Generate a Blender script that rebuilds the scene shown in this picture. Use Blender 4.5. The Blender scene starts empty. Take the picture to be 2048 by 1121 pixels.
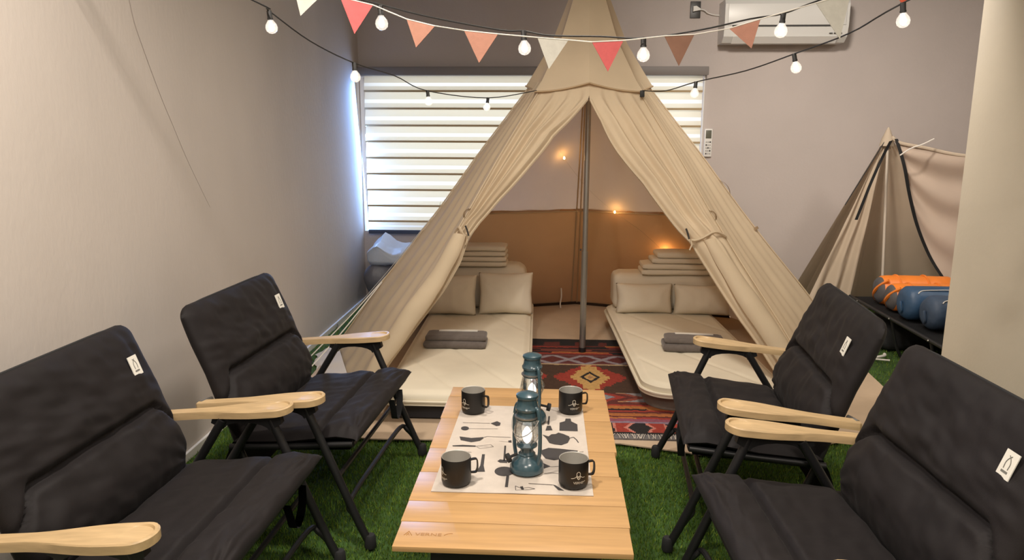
import bpy, bmesh, math, random
import numpy as np
from mathutils import Vector, Matrix, noise

random.seed(4)
SC = bpy.context.scene
COL = SC.collection
PI = math.pi
rad = math.radians

# ------------------------------------------------------------------ camera
CAM_H = 1.25
YAW, PITCH, ROLL, FPX = rad(3.2), rad(11.3), rad(0.2), 1490.0
F_ = Vector((-math.sin(YAW)*math.cos(PITCH), math.cos(YAW)*math.cos(PITCH), -math.sin(PITCH)))
R_ = Vector((math.cos(YAW), math.sin(YAW), 0))
U_ = R_.cross(F_)
R_, U_ = R_*math.cos(ROLL)+U_*math.sin(ROLL), -R_*math.sin(ROLL)+U_*math.cos(ROLL)
CPOS = Vector((0, 0, CAM_H))
cam = bpy.data.cameras.new('camera')
cam.sensor_width = 36
cam.lens = FPX/2048*36
cam.clip_start = 0.05
camo = bpy.data.objects.new('camera', cam)
COL.objects.link(camo)
M = Matrix((R_, U_, -F_)).transposed().to_4x4()
M.translation = CPOS
camo.matrix_world = M
SC.camera = camo

def ray(u, v): return R_*((u-1024)/FPX) - U_*((v-560.5)/FPX) + F_
def at_z(u, v, z):
    d = ray(u, v); return CPOS + d*((z-CAM_H)/d.z)
def at_y(u, v, y):
    d = ray(u, v); return CPOS + d*(y/d.y)
def at_d(u, v, d): return CPOS + ray(u, v)*d

# ------------------------------------------------------------------ world, lights, exposure
SC.view_settings.view_transform = 'Standard'
SC.view_settings.look = 'None'
SC.view_settings.gamma = 1
SC.view_settings.use_curve_mapping = False
SC.view_settings.exposure = -0.04
W = bpy.data.worlds.new('world'); SC.world = W
W.use_nodes = True
W.node_tree.nodes['Background'].inputs[0].default_value = (0.55, 0.72, 1.0, 1)
W.node_tree.nodes['Background'].inputs[1].default_value = 1.2

def area(name, loc, aim, energy, sx, sy, color, spread=180):
    l = bpy.data.lights.new(name, 'AREA'); l.shape = 'RECTANGLE'
    l.size = sx; l.size_y = sy; l.energy = energy; l.color = color; l.spread = rad(spread)
    o = bpy.data.objects.new(name, l); COL.objects.link(o)
    o.location = loc
    o.rotation_euler = (Vector(aim)-Vector(loc)).to_track_quat('-Z', 'Y').to_euler()
    return o
WARM = (1.0, 0.90, 0.79)
area('ceiling_light', (-0.62, 1.42, 2.36), (-0.6, 1.6, 0), 33, 0.12, 0.12, WARM, 180)
area('ceiling_light', (0.75, 0.5, 2.36), (0.75, 0.7, 0), 30, 0.6, 0.6, WARM, 180)
area('ceiling_light', (-0.3, -0.4, 2.36), (-0.2, -0.2, 0), 37, 0.8, 0.8, WARM, 180)
area('ceiling_light', (1.0, 3.45, 2.36), (2.0, 5.2, 0.9), 25, 0.25, 0.25, WARM, 120)
area('ceiling_light', (0.15, 2.6, 2.36), (0.15, 2.9, 0), 17, 0.3, 0.3, WARM, 140)
area('ceiling_light', (2.7, 3.6, 2.36), (2.5, 4.6, 0), 10, 0.3, 0.3, WARM, 140)
area('window_daylight', (-0.175, 5.535, 1.08), (-0.175, 4, 1.08), 10.5, 2.38, 1.10, (0.92, 0.96, 1.0), 180)
area('window_edge_daylight', (-1.372, 5.412, 1.06), (-1.30, 4.9, 0.95), 14, 0.040, 1.06, (0.20, 0.43, 1.0), 180)

# ------------------------------------------------------------------ materials
MATS = {}
def mat(name, col, rough=0.6, metal=0.0, noise_amt=0.0, noise_scale=20, bump=0.0, bump_scale=200,
        stretch=None, sheen=0, translucent=0.0, tcol=None, emit=None, emit_s=0, coat=0, attr=None, spec=0.5):
    if name in MATS: return MATS[name]
    m = bpy.data.materials.new(name); m.use_nodes = True
    nt = m.node_tree; N = nt.nodes; L = nt.links
    b = N['Principled BSDF']
    b.inputs['Roughness'].default_value = rough
    b.inputs['Metallic'].default_value = metal
    b.inputs['Specular IOR Level'].default_value = spec
    c4 = (*col, 1)
    b.inputs['Base Color'].default_value = c4
    tc = N.new('ShaderNodeTexCoord'); mp = N.new('ShaderNodeMapping')
    L.new(tc.outputs['Object'], mp.inputs['Vector'])
    if stretch: mp.inputs['Scale'].default_value = stretch
    csock = None
    if attr:
        a = N.new('ShaderNodeAttribute'); a.attribute_name = attr; csock = a.outputs['Color']
    if noise_amt > 0:
        n = N.new('ShaderNodeTexNoise'); n.inputs['Scale'].default_value = noise_scale
        n.inputs['Detail'].default_value = 4
        L.new(mp.outputs[0], n.inputs['Vector'])
        r = N.new('ShaderNodeMapRange'); r.inputs[1].default_value = 0.3; r.inputs[2].default_value = 0.7
        r.inputs[3].default_value = 1-noise_amt; r.inputs[4].default_value = 1+noise_amt
        L.new(n.outputs[0], r.inputs[0])
        mx = N.new('ShaderNodeMix'); mx.data_type = 'RGBA'; mx.blend_type = 'MULTIPLY'; mx.inputs[0].default_value = 1
        if csock: L.new(csock, mx.inputs[6])
        else: mx.inputs[6].default_value = c4
        L.new(r.outputs[0], mx.inputs[7]); csock = mx.outputs[2]
    if csock: L.new(csock, b.inputs['Base Color'])
    if bump > 0:
        n2 = N.new('ShaderNodeTexNoise'); n2.inputs['Scale'].default_value = bump_scale; n2.inputs['Detail'].default_value = 3
        L.new(mp.outputs[0], n2.inputs['Vector'])
        bp = N.new('ShaderNodeBump'); bp.inputs['Strength'].default_value = bump; bp.inputs['Distance'].default_value = 0.01
        L.new(n2.outputs[0], bp.inputs['Height']); L.new(bp.outputs[0], b.inputs['Normal'])
    if sheen: b.inputs['Sheen Weight'].default_value = sheen
    if coat: b.inputs['Coat Weight'].default_value = coat
    if emit:
        b.inputs['Emission Color'].default_value = (*emit, 1); b.inputs['Emission Strength'].default_value = emit_s
    if translucent > 0:
        t = N.new('ShaderNodeBsdfTranslucent'); t.inputs[0].default_value = (*(tcol or col), 1)
        mix = N.new('ShaderNodeMixShader'); mix.inputs[0].default_value = translucent
        L.new(b.outputs[0], mix.inputs[1]); L.new(t.outputs[0], mix.inputs[2])
        L.new(mix.outputs[0], N['Material Output'].inputs['Surface'])
    MATS[name] = m
    return m

def glass_mat(name, tint, clear=0.82, emit=None, es=0):
    if name in MATS: return MATS[name]
    m = bpy.data.materials.new(name); m.use_nodes = True
    nt = m.node_tree; N = nt.nodes; L = nt.links
    N.remove(N['Principled BSDF'])
    t = N.new('ShaderNodeBsdfTransparent'); t.inputs[0].default_value = (*tint, 1)
    g = N.new('ShaderNodeBsdfGlossy'); g.inputs['Roughness'].default_value = 0.05
    mx = N.new('ShaderNodeMixShader')
    fr = N.new('ShaderNodeLayerWeight'); fr.inputs[0].default_value = 0.35
    mr = N.new('ShaderNodeMapRange'); mr.inputs[3].default_value = 1-clear; mr.inputs[4].default_value = 0.75
    L.new(fr.outputs['Facing'], mr.inputs[0]); L.new(mr.outputs[0], mx.inputs[0])
    L.new(t.outputs[0], mx.inputs[1]); L.new(g.outputs[0], mx.inputs[2])
    out = mx.outputs[0]
    if emit:
        e = N.new('ShaderNodeEmission'); e.inputs[0].default_value = (*emit, 1); e.inputs[1].default_value = es
        ad = N.new('ShaderNodeAddShader'); L.new(out, ad.inputs[0]); L.new(e.outputs[0], ad.inputs[1]); out = ad.outputs[0]
    L.new(out, N['Material Output'].inputs['Surface'])
    MATS[name] = m
    return m

WALL = (0.55, 0.495, 0.45)
m_wall = mat('plaster', WALL, 0.85, noise_amt=0.07, noise_scale=1.6, bump=0.12, bump_scale=60, stretch=(1, 1, 0.4))
m_wallb = mat('plaster_back', (0.50, 0.445, 0.42), 0.85, noise_amt=0.05, noise_scale=1.8, bump=0.12, bump_scale=60)
m_wallr = mat('plaster_right', (0.62, 0.565, 0.465), 0.85, noise_amt=0.05, noise_scale=2, bump=0.1, bump_scale=60)
m_ceil = mat('ceiling_paint', (0.42, 0.39, 0.36), 0.9)
m_white = mat('white_plastic', (0.75, 0.74, 0.71), 0.4)
m_base = mat('white_trim', (0.72, 0.70, 0.66), 0.5)
m_turf = mat('turf_backing', (0.030, 0.070, 0.010), 0.95, noise_amt=0.35, noise_scale=30)
m_blade = mat('turf_blade', (0.05, 0.12, 0.015), 0.7, attr='col', translucent=0.15, tcol=(0.05, 0.12, 0.01))
m_black = mat('black_metal', (0.012, 0.012, 0.013), 0.45, metal=0.2)
m_fab = mat('black_fabric', (0.0080, 0.0058, 0.0064), 0.7, noise_amt=0.12, noise_scale=6, bump=0.12, bump_scale=900, sheen=0.02, spec=0.3)
m_fabd = mat('black_webbing', (0.012, 0.012, 0.013), 0.8)
m_oak = mat('pale_wood', (0.50, 0.355, 0.190), 0.45, noise_amt=0.13, noise_scale=9, bump=0.03, bump_scale=80, stretch=(1.2, 9, 9))
m_table = mat('table_wood', (0.49, 0.295, 0.130), 0.33, noise_amt=0.10, noise_scale=7, bump=0.02, bump_scale=60, stretch=(0.7, 9, 9))
m_burn = mat('burnt_print', (0.36, 0.18, 0.062), 0.6)
m_canvas = mat('canvas', (0.63, 0.525, 0.37), 0.85, noise_amt=0.06, noise_scale=5, bump=0.06, bump_scale=500, translucent=0.28, tcol=(0.74, 0.52, 0.36))
m_canvask = mat('canvas_back', (0.58, 0.46, 0.33), 0.85, noise_amt=0.06, noise_scale=5, bump=0.06, bump_scale=500, translucent=0.5, tcol=(0.85, 0.60, 0.43))
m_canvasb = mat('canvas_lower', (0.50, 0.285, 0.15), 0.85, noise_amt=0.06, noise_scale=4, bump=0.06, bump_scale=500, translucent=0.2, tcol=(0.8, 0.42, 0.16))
m_canvas2 = mat('canvas_grey', (0.56, 0.46, 0.35), 0.85, noise_amt=0.06, noise_scale=5, bump=0.08, bump_scale=400, translucent=0.2, tcol=(0.6, 0.48, 0.34))
m_seam = mat('canvas_seam', (0.42, 0.30, 0.18), 0.85)
m_tarp = mat('ground_canvas', (0.50, 0.38, 0.265), 0.9, noise_amt=0.08, noise_scale=6, bump=0.1, bump_scale=40)
m_steel = mat('galvanised_steel', (0.36, 0.35, 0.33), 0.38, metal=0.85)
m_inner = mat('brushed_steel', (0.48, 0.46, 0.42), 0.5, metal=0.45)
m_mug = mat('black_enamel', (0.008, 0.007, 0.0066), 0.42)
m_logo = mat('logo_print', (0.62, 0.58, 0.50), 0.6)
m_matc = mat('linen_mat', (0.52, 0.46, 0.40), 0.9, noise_amt=0.05, noise_scale=30, bump=0.1, bump_scale=500)
m_print = mat('print_ink', (0.042, 0.037, 0.036), 0.85)
m_teal = mat('teal_enamel', (0.035, 0.075, 0.095), 0.28, coat=0.4, noise_amt=0.15, noise_scale=20)
m_glass = glass_mat('lamp_glass', (0.93, 0.95, 0.94), 0.84)
m_bulbg = glass_mat('bulb_glass', (1.0, 0.97, 0.93), 0.75, emit=(1.0, 0.93, 0.84), es=0.45)
m_fil = mat('lit_filament', (1, 1, 1), 0.5, emit=(1.0, 0.94, 0.86), emit_s=9)
m_lampl = mat('lit_lamp_core', (0.9, 0.9, 0.88), 0.4, emit=(1.0, 0.97, 0.92), emit_s=1.6)
m_fairy = mat('lit_fairy_bulb', (1, 0.7, 0.3), 0.5, emit=(1.0, 0.62, 0.2), emit_s=25)
m_cable = mat('black_cable', (0.012, 0.011, 0.011), 0.6)
m_cord = mat('white_cord', (0.68, 0.64, 0.58), 0.8)
m_sheet = mat('cream_linen', (0.70, 0.635, 0.50), 0.85, noise_amt=0.03, noise_scale=8, bump=0.05, bump_scale=60)
m_pillow = mat('white_linen', (0.70, 0.63, 0.51), 0.85, bump=0.15, bump_scale=18)
m_bedb = mat('grey_bed_fabric', (0.17, 0.145, 0.125), 0.9, noise_amt=0.08, noise_scale=40)
m_bedd = mat('dark_bed_fabric', (0.03, 0.03, 0.036), 0.9)
m_blank = mat('grey_blanket', (0.125, 0.105, 0.094), 0.95, noise_amt=0.10, noise_scale=60, bump=0.2, bump_scale=300, sheen=0.2)
m_tag = mat('label_white', (0.70, 0.68, 0.62), 0.7)
m_tagp = mat('label_print', (0.16, 0.155, 0.14), 0.7)
m_blind = mat('blind_band', (0.78, 0.74, 0.64), 0.9, translucent=0.5, tcol=(0.90, 0.80, 0.60))
m_sheer = mat('blind_sheer', (0.85, 0.85, 0.82), 0.9, translucent=0.78, tcol=(0.97, 0.94, 0.86))
m_hem = mat('blind_hem', (0.52, 0.40, 0.24), 0.9, translucent=0.2)
m_rail = mat('grey_metal', (0.19, 0.17, 0.16), 0.5)
m_navy = mat('navy_metal', (0.045, 0.06, 0.10), 0.5)
m_ac = mat('ac_white', (0.66, 0.655, 0.63), 0.35)
m_gap = mat('dark_gap', (0.05, 0.05, 0.05), 0.8)
m_pane = glass_mat('window_glass', (0.95, 0.98, 1.0), 0.9)
m_rug = mat('wool_kilim', (0.3, 0.05, 0.03), 0.95, attr='col', noise_amt=0.18, noise_scale=90, bump=0.25, bump_scale=250)
m_fringe = mat('wool_fringe', (0.55, 0.50, 0.44), 0.95)
m_orange = mat('orange_nylon', (0.80, 0.22, 0.025), 0.45, noise_amt=0.08, noise_scale=12, bump=0.3, bump_scale=14)
m_grey_n = mat('grey_nylon', (0.09, 0.085, 0.088), 0.7, bump=0.3, bump_scale=25)
m_blue = mat('blue_nylon', (0.03, 0.075, 0.15), 0.5, noise_amt=0.15, noise_scale=10, bump=0.4, bump_scale=16)
m_blued = mat('dark_blue_nylon', (0.035, 0.06, 0.105), 0.6, noise_amt=0.12, noise_scale=14, bump=0.35, bump_scale=20)
m_cotf = mat('black_cot_fabric', (0.018, 0.018, 0.020), 0.75)
m_bagd = mat('grey_plastic_bag', (0.10, 0.10, 0.12), 0.45, bump=0.4, bump_scale=18)
m_bagw = mat('white_plastic_bag', (0.62, 0.66, 0.72), 0.4, bump=0.4, bump_scale=20, translucent=0.25)
PEN = {'white': (0.58, 0.56, 0.50), 'pink': (0.62, 0.125, 0.125), 'brown': (0.26, 0.135, 0.09), 'salmon': (0.42, 0.205, 0.145), 'red': (0.72, 0.13, 0.07)}
def m_pen(k): return mat('felt_'+k, PEN[k], 0.9, noise_amt=0.06, noise_scale=60, bump=0.1, bump_scale=300, translucent=0.15)

# ------------------------------------------------------------------ object helpers
def tag(o, label=None, cat=None, group=None, kind=None):
    if label: o['label'] = label
    if cat: o['category'] = cat
    if group: o['group'] = group
    if kind: o['kind'] = kind
    return o
def thing(name, label, cat, loc=(0, 0, 0), rz=0, group=None):
    o = bpy.data.objects.new(name, None); COL.objects.link(o)
    o.empty_display_size = 0.05
    o.location = loc; o.rotation_euler = (0, 0, rz)
    return tag(o, label, cat, group)
def org(o):
    v = Vector((0, 0, 0))
    while o is not None: v += o.location; o = o.parent
    return v
def obj(name, bm, m, parent=None, world=False, smooth=True, ang=40):
    """link a bmesh as ONE mesh object; world=True: the vertices are world coordinates"""
    me = bpy.data.meshes.new(name)
    if world and parent is not None:
        bmesh.ops.translate(bm, verts=bm.verts, vec=-org(parent))
    bmesh.ops.recalc_face_normals(bm, faces=bm.faces)
    bm.to_mesh(me); bm.free()
    for x in (m if isinstance(m, (list, tuple)) else [m]): me.materials.append(x)
    if smooth:
        me.polygons.foreach_set('use_smooth', [True]*len(me.polygons))
        me.set_sharp_from_angle(angle=rad(ang))
    o = bpy.data.objects.new(name, me); COL.objects.link(o)
    if parent is not None: o.parent = parent
    return o
def struct(name, bm, m, parent=None, **k):
    o = obj(name, bm, m, parent, **k)
    if parent is None: o['kind'] = 'structure'
    return o
def dup(root, loc, rz, label=None):
    r = root.copy(); COL.objects.link(r); r.location = loc; r.rotation_euler = (0, 0, rz)
    if label: r['label'] = label
    for ch in list(root.children):
        c = ch.copy(); COL.objects.link(c); c.parent = r
        for g in list(ch.children):
            d = g.copy(); COL.objects.link(d); d.parent = c
    return r
def B(): return bmesh.new()
def box(bm, x0, x1, y0, y1, z0, z1, bev=0):
    r = bmesh.ops.create_cube(bm, size=1)
    vs = r['verts']
    for v in vs:
        v.co = Vector((x0+(v.co.x+.5)*(x1-x0), y0+(v.co.y+.5)*(y1-y0), z0+(v.co.z+.5)*(z1-z0)))
    if bev:
        es = list({e for v in vs for e in v.link_edges})
        bmesh.ops.bevel(bm, geom=es, offset=bev, segments=2, affect='EDGES', profile=0.6)
    return bm
def tube(bm, pts, r, n=8, cap=True, rr=None):
    pts = [Vector(p) for p in pts]
    rings = []; up = None
    for i, p in enumerate(pts):
        t = (pts[min(i+1, len(pts)-1)]-pts[max(i-1, 0)])
        if t.length < 1e-9: t = Vector((0, 0, 1))
        t.normalize()
        if up is None:
            up = t.orthogonal().normalized()
        else:
            up = (up - t*up.dot(t))
            up = up.normalized() if up.length > 1e-6 else t.orthogonal().normalized()
        s = t.cross(up)
        q = rr[i] if rr else r
        rings.append([bm.verts.new(p+(up*math.cos(2*PI*k/n)+s*math.sin(2*PI*k/n))*q) for k in range(n)])
    for a, b in zip(rings, rings[1:]):
        for k in range(n): bm.faces.new((a[k], a[(k+1) % n], b[(k+1) % n], b[k]))
    if cap:
        bm.faces.new(rings[0][::-1]); bm.faces.new(rings[-1])
    return bm
def smooth_path(pts, n=8):
    pts = [Vector(p) for p in pts]; out = []
    P = [pts[0]]+pts+[pts[-1]]
    for i in range(1, len(P)-2):
        a, b, c, d = P[i-1], P[i], P[i+1], P[i+2]
        for k in range(n):
            t = k/n
            out.append(0.5*((2*b)+(c-a)*t+(2*a-5*b+4*c-d)*t*t+(3*b-a-3*c+d)*t**3))
    out.append(pts[-1])
    return out
def lathe(bm, prof, c=(0, 0, 0), n=28, axis='z', cap0=True, cap1=True, wob=None):
    c = Vector(c); rings = []
    for (r, h) in prof:
        ring = []
        for k in range(n):
            a = 2*PI*k/n
            q = r*(1+(wob(a, h) if wob else 0))
            if axis == 'z': p = Vector((q*math.cos(a), q*math.sin(a), h))
            else: p = Vector((h, q*math.cos(a), q*math.sin(a)))
            ring.append(bm.verts.new(c+p))
        rings.append(ring)
    for a, b in zip(rings, rings[1:]):
        for k in range(n): bm.faces.new((a[k], a[(k+1) % n], b[(k+1) % n], b[k]))
    if cap0: bm.faces.new(rings[0][::-1])
    if cap1: bm.faces.new(rings[-1])
    return bm
def grid(bm, fn, nu, nv, mi=None):
    V = [[bm.verts.new(fn(i/nu, j/nv)) for j in range(nv+1)] for i in range(nu+1)]
    for i in range(nu):
        for j in range(nv):
            f = bm.faces.new((V[i][j], V[i+1][j], V[i+1][j+1], V[i][j+1]))
            if mi: f.material_index = mi((i+.5)/nu, (j+.5)/nv)
    return V
def soft(bm, c, s, r=0.5, cuts=8, nz=0.0, nf=4, seed=0, rz=0, rx=0, puff=0):
    """rounded, slightly crumpled block: c centre of its base, s full size"""
    b2 = bmesh.new()
    bmesh.ops.create_cube(b2, size=2)
    bmesh.ops.subdivide_edges(b2, edges=b2.edges[:], cuts=cuts, use_grid_fill=True)
    m = min(s)/2*r
    h = Vector(s)/2
    rot = Matrix.Rotation(rz, 3, 'Z') @ Matrix.Rotation(rx, 3, 'X')
    for v in b2.verts:
        p = Vector((v.co.x*h.x, v.co.y*h.y, v.co.z*h.z))
        q = Vector([max(-(h[i]-m), min(h[i]-m, p[i])) for i in range(3)])
        d = p-q
        if d.length > 1e-9:
            p = q+d.normalized()*min(m, d.length*1.0 if d.length < m else m)
        if puff:
            k = max(0, 1-(p.x/h.x)**2)*max(0, 1-(p.z/h.z)**2)
            p.y *= 1+puff*(k-0.45)
        if nz:
            p += Vector((noise.noise(p*nf+Vector((seed, 0, 0))), noise.noise(p*nf+Vector((0, seed+7, 0))), noise.noise(p*nf+Vector((0, 3, seed)))))*nz
        v.co = rot @ p + Vector(c) + Vector((0, 0, h.z))
    me = bpy.data.meshes.new('tmp'); b2.to_mesh(me); b2.free()
    bm.from_mesh(me); bpy.data.meshes.remove(me)
    return bm
def poly(bm, pts, flip=False):
    vs = [bm.verts.new(p) for p in pts]
    f = bm.faces.new(vs)
    return f
def prism(bm, pts, dv):
    """closed outline pts (3D) thickened by vector dv"""
    dv = Vector(dv)
    a = [bm.verts.new(p) for p in pts]; b = [bm.verts.new(Vector(p)+dv) for p in pts]
    n = len(pts)
    bm.faces.new(a[::-1]); bm.faces.new(b)
    for i in range(n): bm.faces.new((a[i], a[(i+1) % n], b[(i+1) % n], b[i]))
    return bm
def text_bm(s, size, extrude=0.0):
    cu = bpy.data.curves.new('txt', 'FONT'); cu.body = s; cu.size = size; cu.align_x = 'CENTER'; cu.extrude = extrude
    o = bpy.data.objects.new('txt', cu); COL.objects.link(o)
    dg = bpy.context.evaluated_depsgraph_get(); dg.update()
    me = o.evaluated_get(dg).to_mesh()
    bm = bmesh.new(); bm.from_mesh(me)
    o.evaluated_get(dg).to_mesh_clear()
    bpy.data.objects.remove(o); bpy.data.curves.remove(cu)
    return bm
def ns(x, y=0.0, z=0.0): return noise.noise(Vector((x, y, z)))
def lerp(a, b, t): return a+(b-a)*t
def sm(a, b, x):
    t = max(0, min(1, (x-a)/(b-a))); return t*t*(3-2*t)

# ------------------------------------------------------------------ room
XL, XR, YB, YF, ZC = -1.40, 1.83, 5.41, -1.6, 2.40
XA = 3.35
struct('floor', box(B(), XL-.1, XA+.1, YF-.1, YB+.1, -0.06, 0), m_turf, smooth=False)
struct('ceiling', box(B(), XL-.1, XA+.1, YF-.1, YB+.15, ZC, ZC+.06), m_ceil, smooth=False)
wl = struct('wall_left', box(B(), XL-.1, XL, YF-.1, YB+.15, 0, ZC), m_wall, smooth=False)
struct('wall_front', box(B(), XL, XA, YF-.1, YF, 0, ZC), m_wall, smooth=False)
WX0, WX1, WZ0, WZ1 = -1.393, 1.035, 0.525, 1.63
bm = B()
box(bm, XL, XA+.1, YB, YB+.15, 0, WZ0); box(bm, XL, XA+.1, YB, YB+.15, WZ1, ZC); box(bm, WX1, XA+.1, YB, YB+.15, WZ0, WZ1)
box(bm, XL, WX0, YB, YB+.15, WZ0, WZ1)
struct('wall_back', bm, m_wallb, smooth=False)
struct('wall_right', box(B(), XR, XR+.06, YF, 3.48, 0, ZC, 0.004), m_wallr, smooth=False)
struct('wall_alcove', box(B(), XA, XA+.1, YF, YB, 0, ZC), m_wall, smooth=False)
bm = B(); box(bm, XL, XL+.012, YF, YB, 0, 0.035, 0.003)
struct('baseboard_left', bm, m_base, smooth=False)
# crack and stain on the plaster of the left wall
def on_left(u, v):
    d = ray(u, v); return CPOS + d*((XL-CPOS.x)/d.x)
bm = B()
pts = [on_left(*p)+Vector((0.0006, 0, 0)) for p in [(258, 0), (268, 45), (285, 95), (305, 150), (326, 205), (345, 250), (372, 315), (398, 370), (420, 415)]]
tube(bm, smooth_path(pts, 4), 0.0016, 5, rr=[0.0018*(1-0.8*i/32) for i in range(33)])
obj('crack', bm, mat('crack_grey', (0.30, 0.26, 0.235), 0.9), wl)

# window, frame, panes
win = tag(thing('window_1', 'wide back window behind the cream zebra blind', 'window', ((WX0+WX1)/2, YB+.08, WZ0)), kind='structure')
del win['category']
bm = B()
for (a, b, c, d) in [(WX0, WX1, WZ0, WZ0+.025), (WX0, WX1, WZ1-.03, WZ1), (WX0, WX0+.02, WZ0, WZ1), (WX1-.03, WX1, WZ0, WZ1), (-.2, -.16, WZ0, WZ1)]:
    box(bm, a, b, YB+.135, YB+.15, c, d)
obj('window_frame', bm, m_white, win, world=True, smooth=False)
for (a, b) in [(WX0+.02, -.2), (-.16, WX1-.03)]:
    bm = B(); box(bm, a, b, YB+.140, YB+.144, WZ0+.03, WZ1-.03); obj('pane', bm, m_pane, win, world=True, smooth=False)

# zebra blind
bl = thing('zebra_blind', 'cream zebra roller blind glowing with daylight across the back window', 'blind', ((WX0+WX1)/2, YB-.03, WZ0))
bx0, bx1 = -1.356, 1.015
bm = B(); box(bm, XL+.003, 1.045, YB-.075, YB-.001, 1.632, 1.69, .006)
obj('head_rail', bm, m_rail, bl, world=True)
lines = [152, 184, 219, 253, 285, 318, 350, 382, 414, 445, 461]
zz = [at_y(900, v, YB-.03).z for v in lines]
for i in range(len(zz)-1):
    zt, zb = zz[i], zz[i+1]
    bm = B()
    def sl(u, w, zt=zt, zb=zb):
        return Vector((lerp(bx0, bx1, u), YB-.018-.020*math.sin(w*PI*.55)**1.5, lerp(zt, zb, w)))
    grid(bm, sl, 6, 14, lambda u, w: 1 if 0.46 < w < 0.64 else 0)
    s = obj('blind_slat', bm, [m_blind, m_sheer], bl, world=True)
    bm = B(); box(bm, bx0, bx1, YB-.043, YB-.034, zb-.002, zb+.012, .001); obj('hem', bm, m_hem, s, world=False) if False else None
    if i < len(zz)-2:
        h = obj('hem', bm, m_hem, bl, world=True, smooth=False)
    else: bm.free()
bm = B(); box(bm, bx0, bx1, YB-.045, YB-.012, zz[-1]-.028, zz[-1], .004)
obj('bottom_bar', bm, m_navy, bl, world=True)
bm = B(); tube(bm, [(1.028, YB-.03, 1.632), (1.03, YB-.02, 1.2), (1.026, YB-.02, .8)], .004, 6)
obj('pull_cord', bm, m_white, bl, world=True)

# air conditioner
AX0, AX1, AZ0, AZ1 = 1.105, 1.905, 1.835, 2.105
ac = thing('air_conditioner', 'white wall-mounted air conditioner right of the tent apex', 'air conditioner', ((AX0+AX1)/2, YB-.10, AZ0))
bm = B(); pr = [(YB-.001, AZ0), (YB-.14, AZ0), (YB-.185, AZ0+.035), (YB-.20, AZ0+.10), (YB-.20, AZ1-.03), (YB-.18, AZ1), (YB-.001, AZ1)]
prism(bm, [(AX0, y, z) for y, z in pr], (AX1-AX0, 0, 0)); obj('housing', bm, m_ac, ac, world=True, ang=25)
bm = B(); box(bm, AX0+.02, AX1-.02, YB-.208, YB-.199, AZ0+.105, AZ1-.03, .003); obj('front_panel', bm, m_ac, ac, world=True)
bm = B(); box(bm, AX0+.05, AX1-.05, YB-.2055, YB-.19, AZ0+.096, AZ0+.104); obj('panel_joint', bm, m_gap, ac, world=True)
bm = B()
prism(bm, [(AX0+.06, YB-.143, AZ0-.003), (AX0+.06, YB-.19, AZ0+.036), (AX0+.06, YB-.194, AZ0+.034), (AX0+.06, YB-.147, AZ0-.006)], (AX1-AX0-.12, 0, 0)); obj('louver', bm, m_white, ac, world=True)
bm = B()
for zz_ in (0, 1, 2): box(bm, AX1-.12+.03*zz_, AX1-.10+.03*zz_, YB-.2015, YB-.195, AZ0+.05, AZ0+.056)
obj('indicator', bm, m_gap, ac, world=True)

# outlet with plug
ou = thing('wall_outlet', 'black wall outlet plate with a white plug, left of the air conditioner', 'outlet', (.944, YB, 2.01))
bm = B(); box(bm, .909, .979, YB-.010, YB-.0005, 2.012, 2.122, .003); obj('plate', bm, mat('outlet_black', (.03, .028, .026), .4), ou, world=True)
bm = B(); prism(bm, [(.925, YB-.04, 2.085), (.945, YB-.04, 2.088), (.975, YB-.035, 2.070), (.975, YB-.035, 2.062), (.925, YB-.04, 2.052)], (0, .028, 0))
pg = obj('plug', bm, m_white, ou, world=True)
bm = B(); tube(bm, smooth_path([(.972, YB-.02, 2.066), (1.0, YB-.025, 2.062), (1.03, YB-.02, 2.042), (1.08, YB-.015, 2.03), (1.12, YB-.012, 2.03)]), .004, 6)
obj('power_cord', bm, m_white, pg, world=False) if False else obj('power_cord', bm, m_white, ou, world=True)

# remote in its holder
rm = thing('remote_control', 'white air conditioner remote hung on the wall beside the blind', 'remote', (1.075, YB, 1.08))
bm = B(); box(bm, 1.049, 1.102, YB-.022, YB-.0005, 1.078, 1.272, .005); obj('body', bm, m_white, rm, world=True)
bm = B(); box(bm, 1.056, 1.095, YB-.0235, YB-.02, 1.205, 1.262, .001); obj('screen', bm, mat('lcd_grey', (.13, .13, .10), .3), rm, world=True)
for i in range(5):
    for j in range(3):
        bm = B(); box(bm, 1.058+.013*j, 1.067+.013*j, YB-.0245, YB-.02, 1.095+.02*i, 1.105+.02*i, .001)
        obj('button', bm, mat('button_grey', (.42, .40, .38), .5) if (i+j) % 3 else m_gap, rm, world=True)

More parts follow.
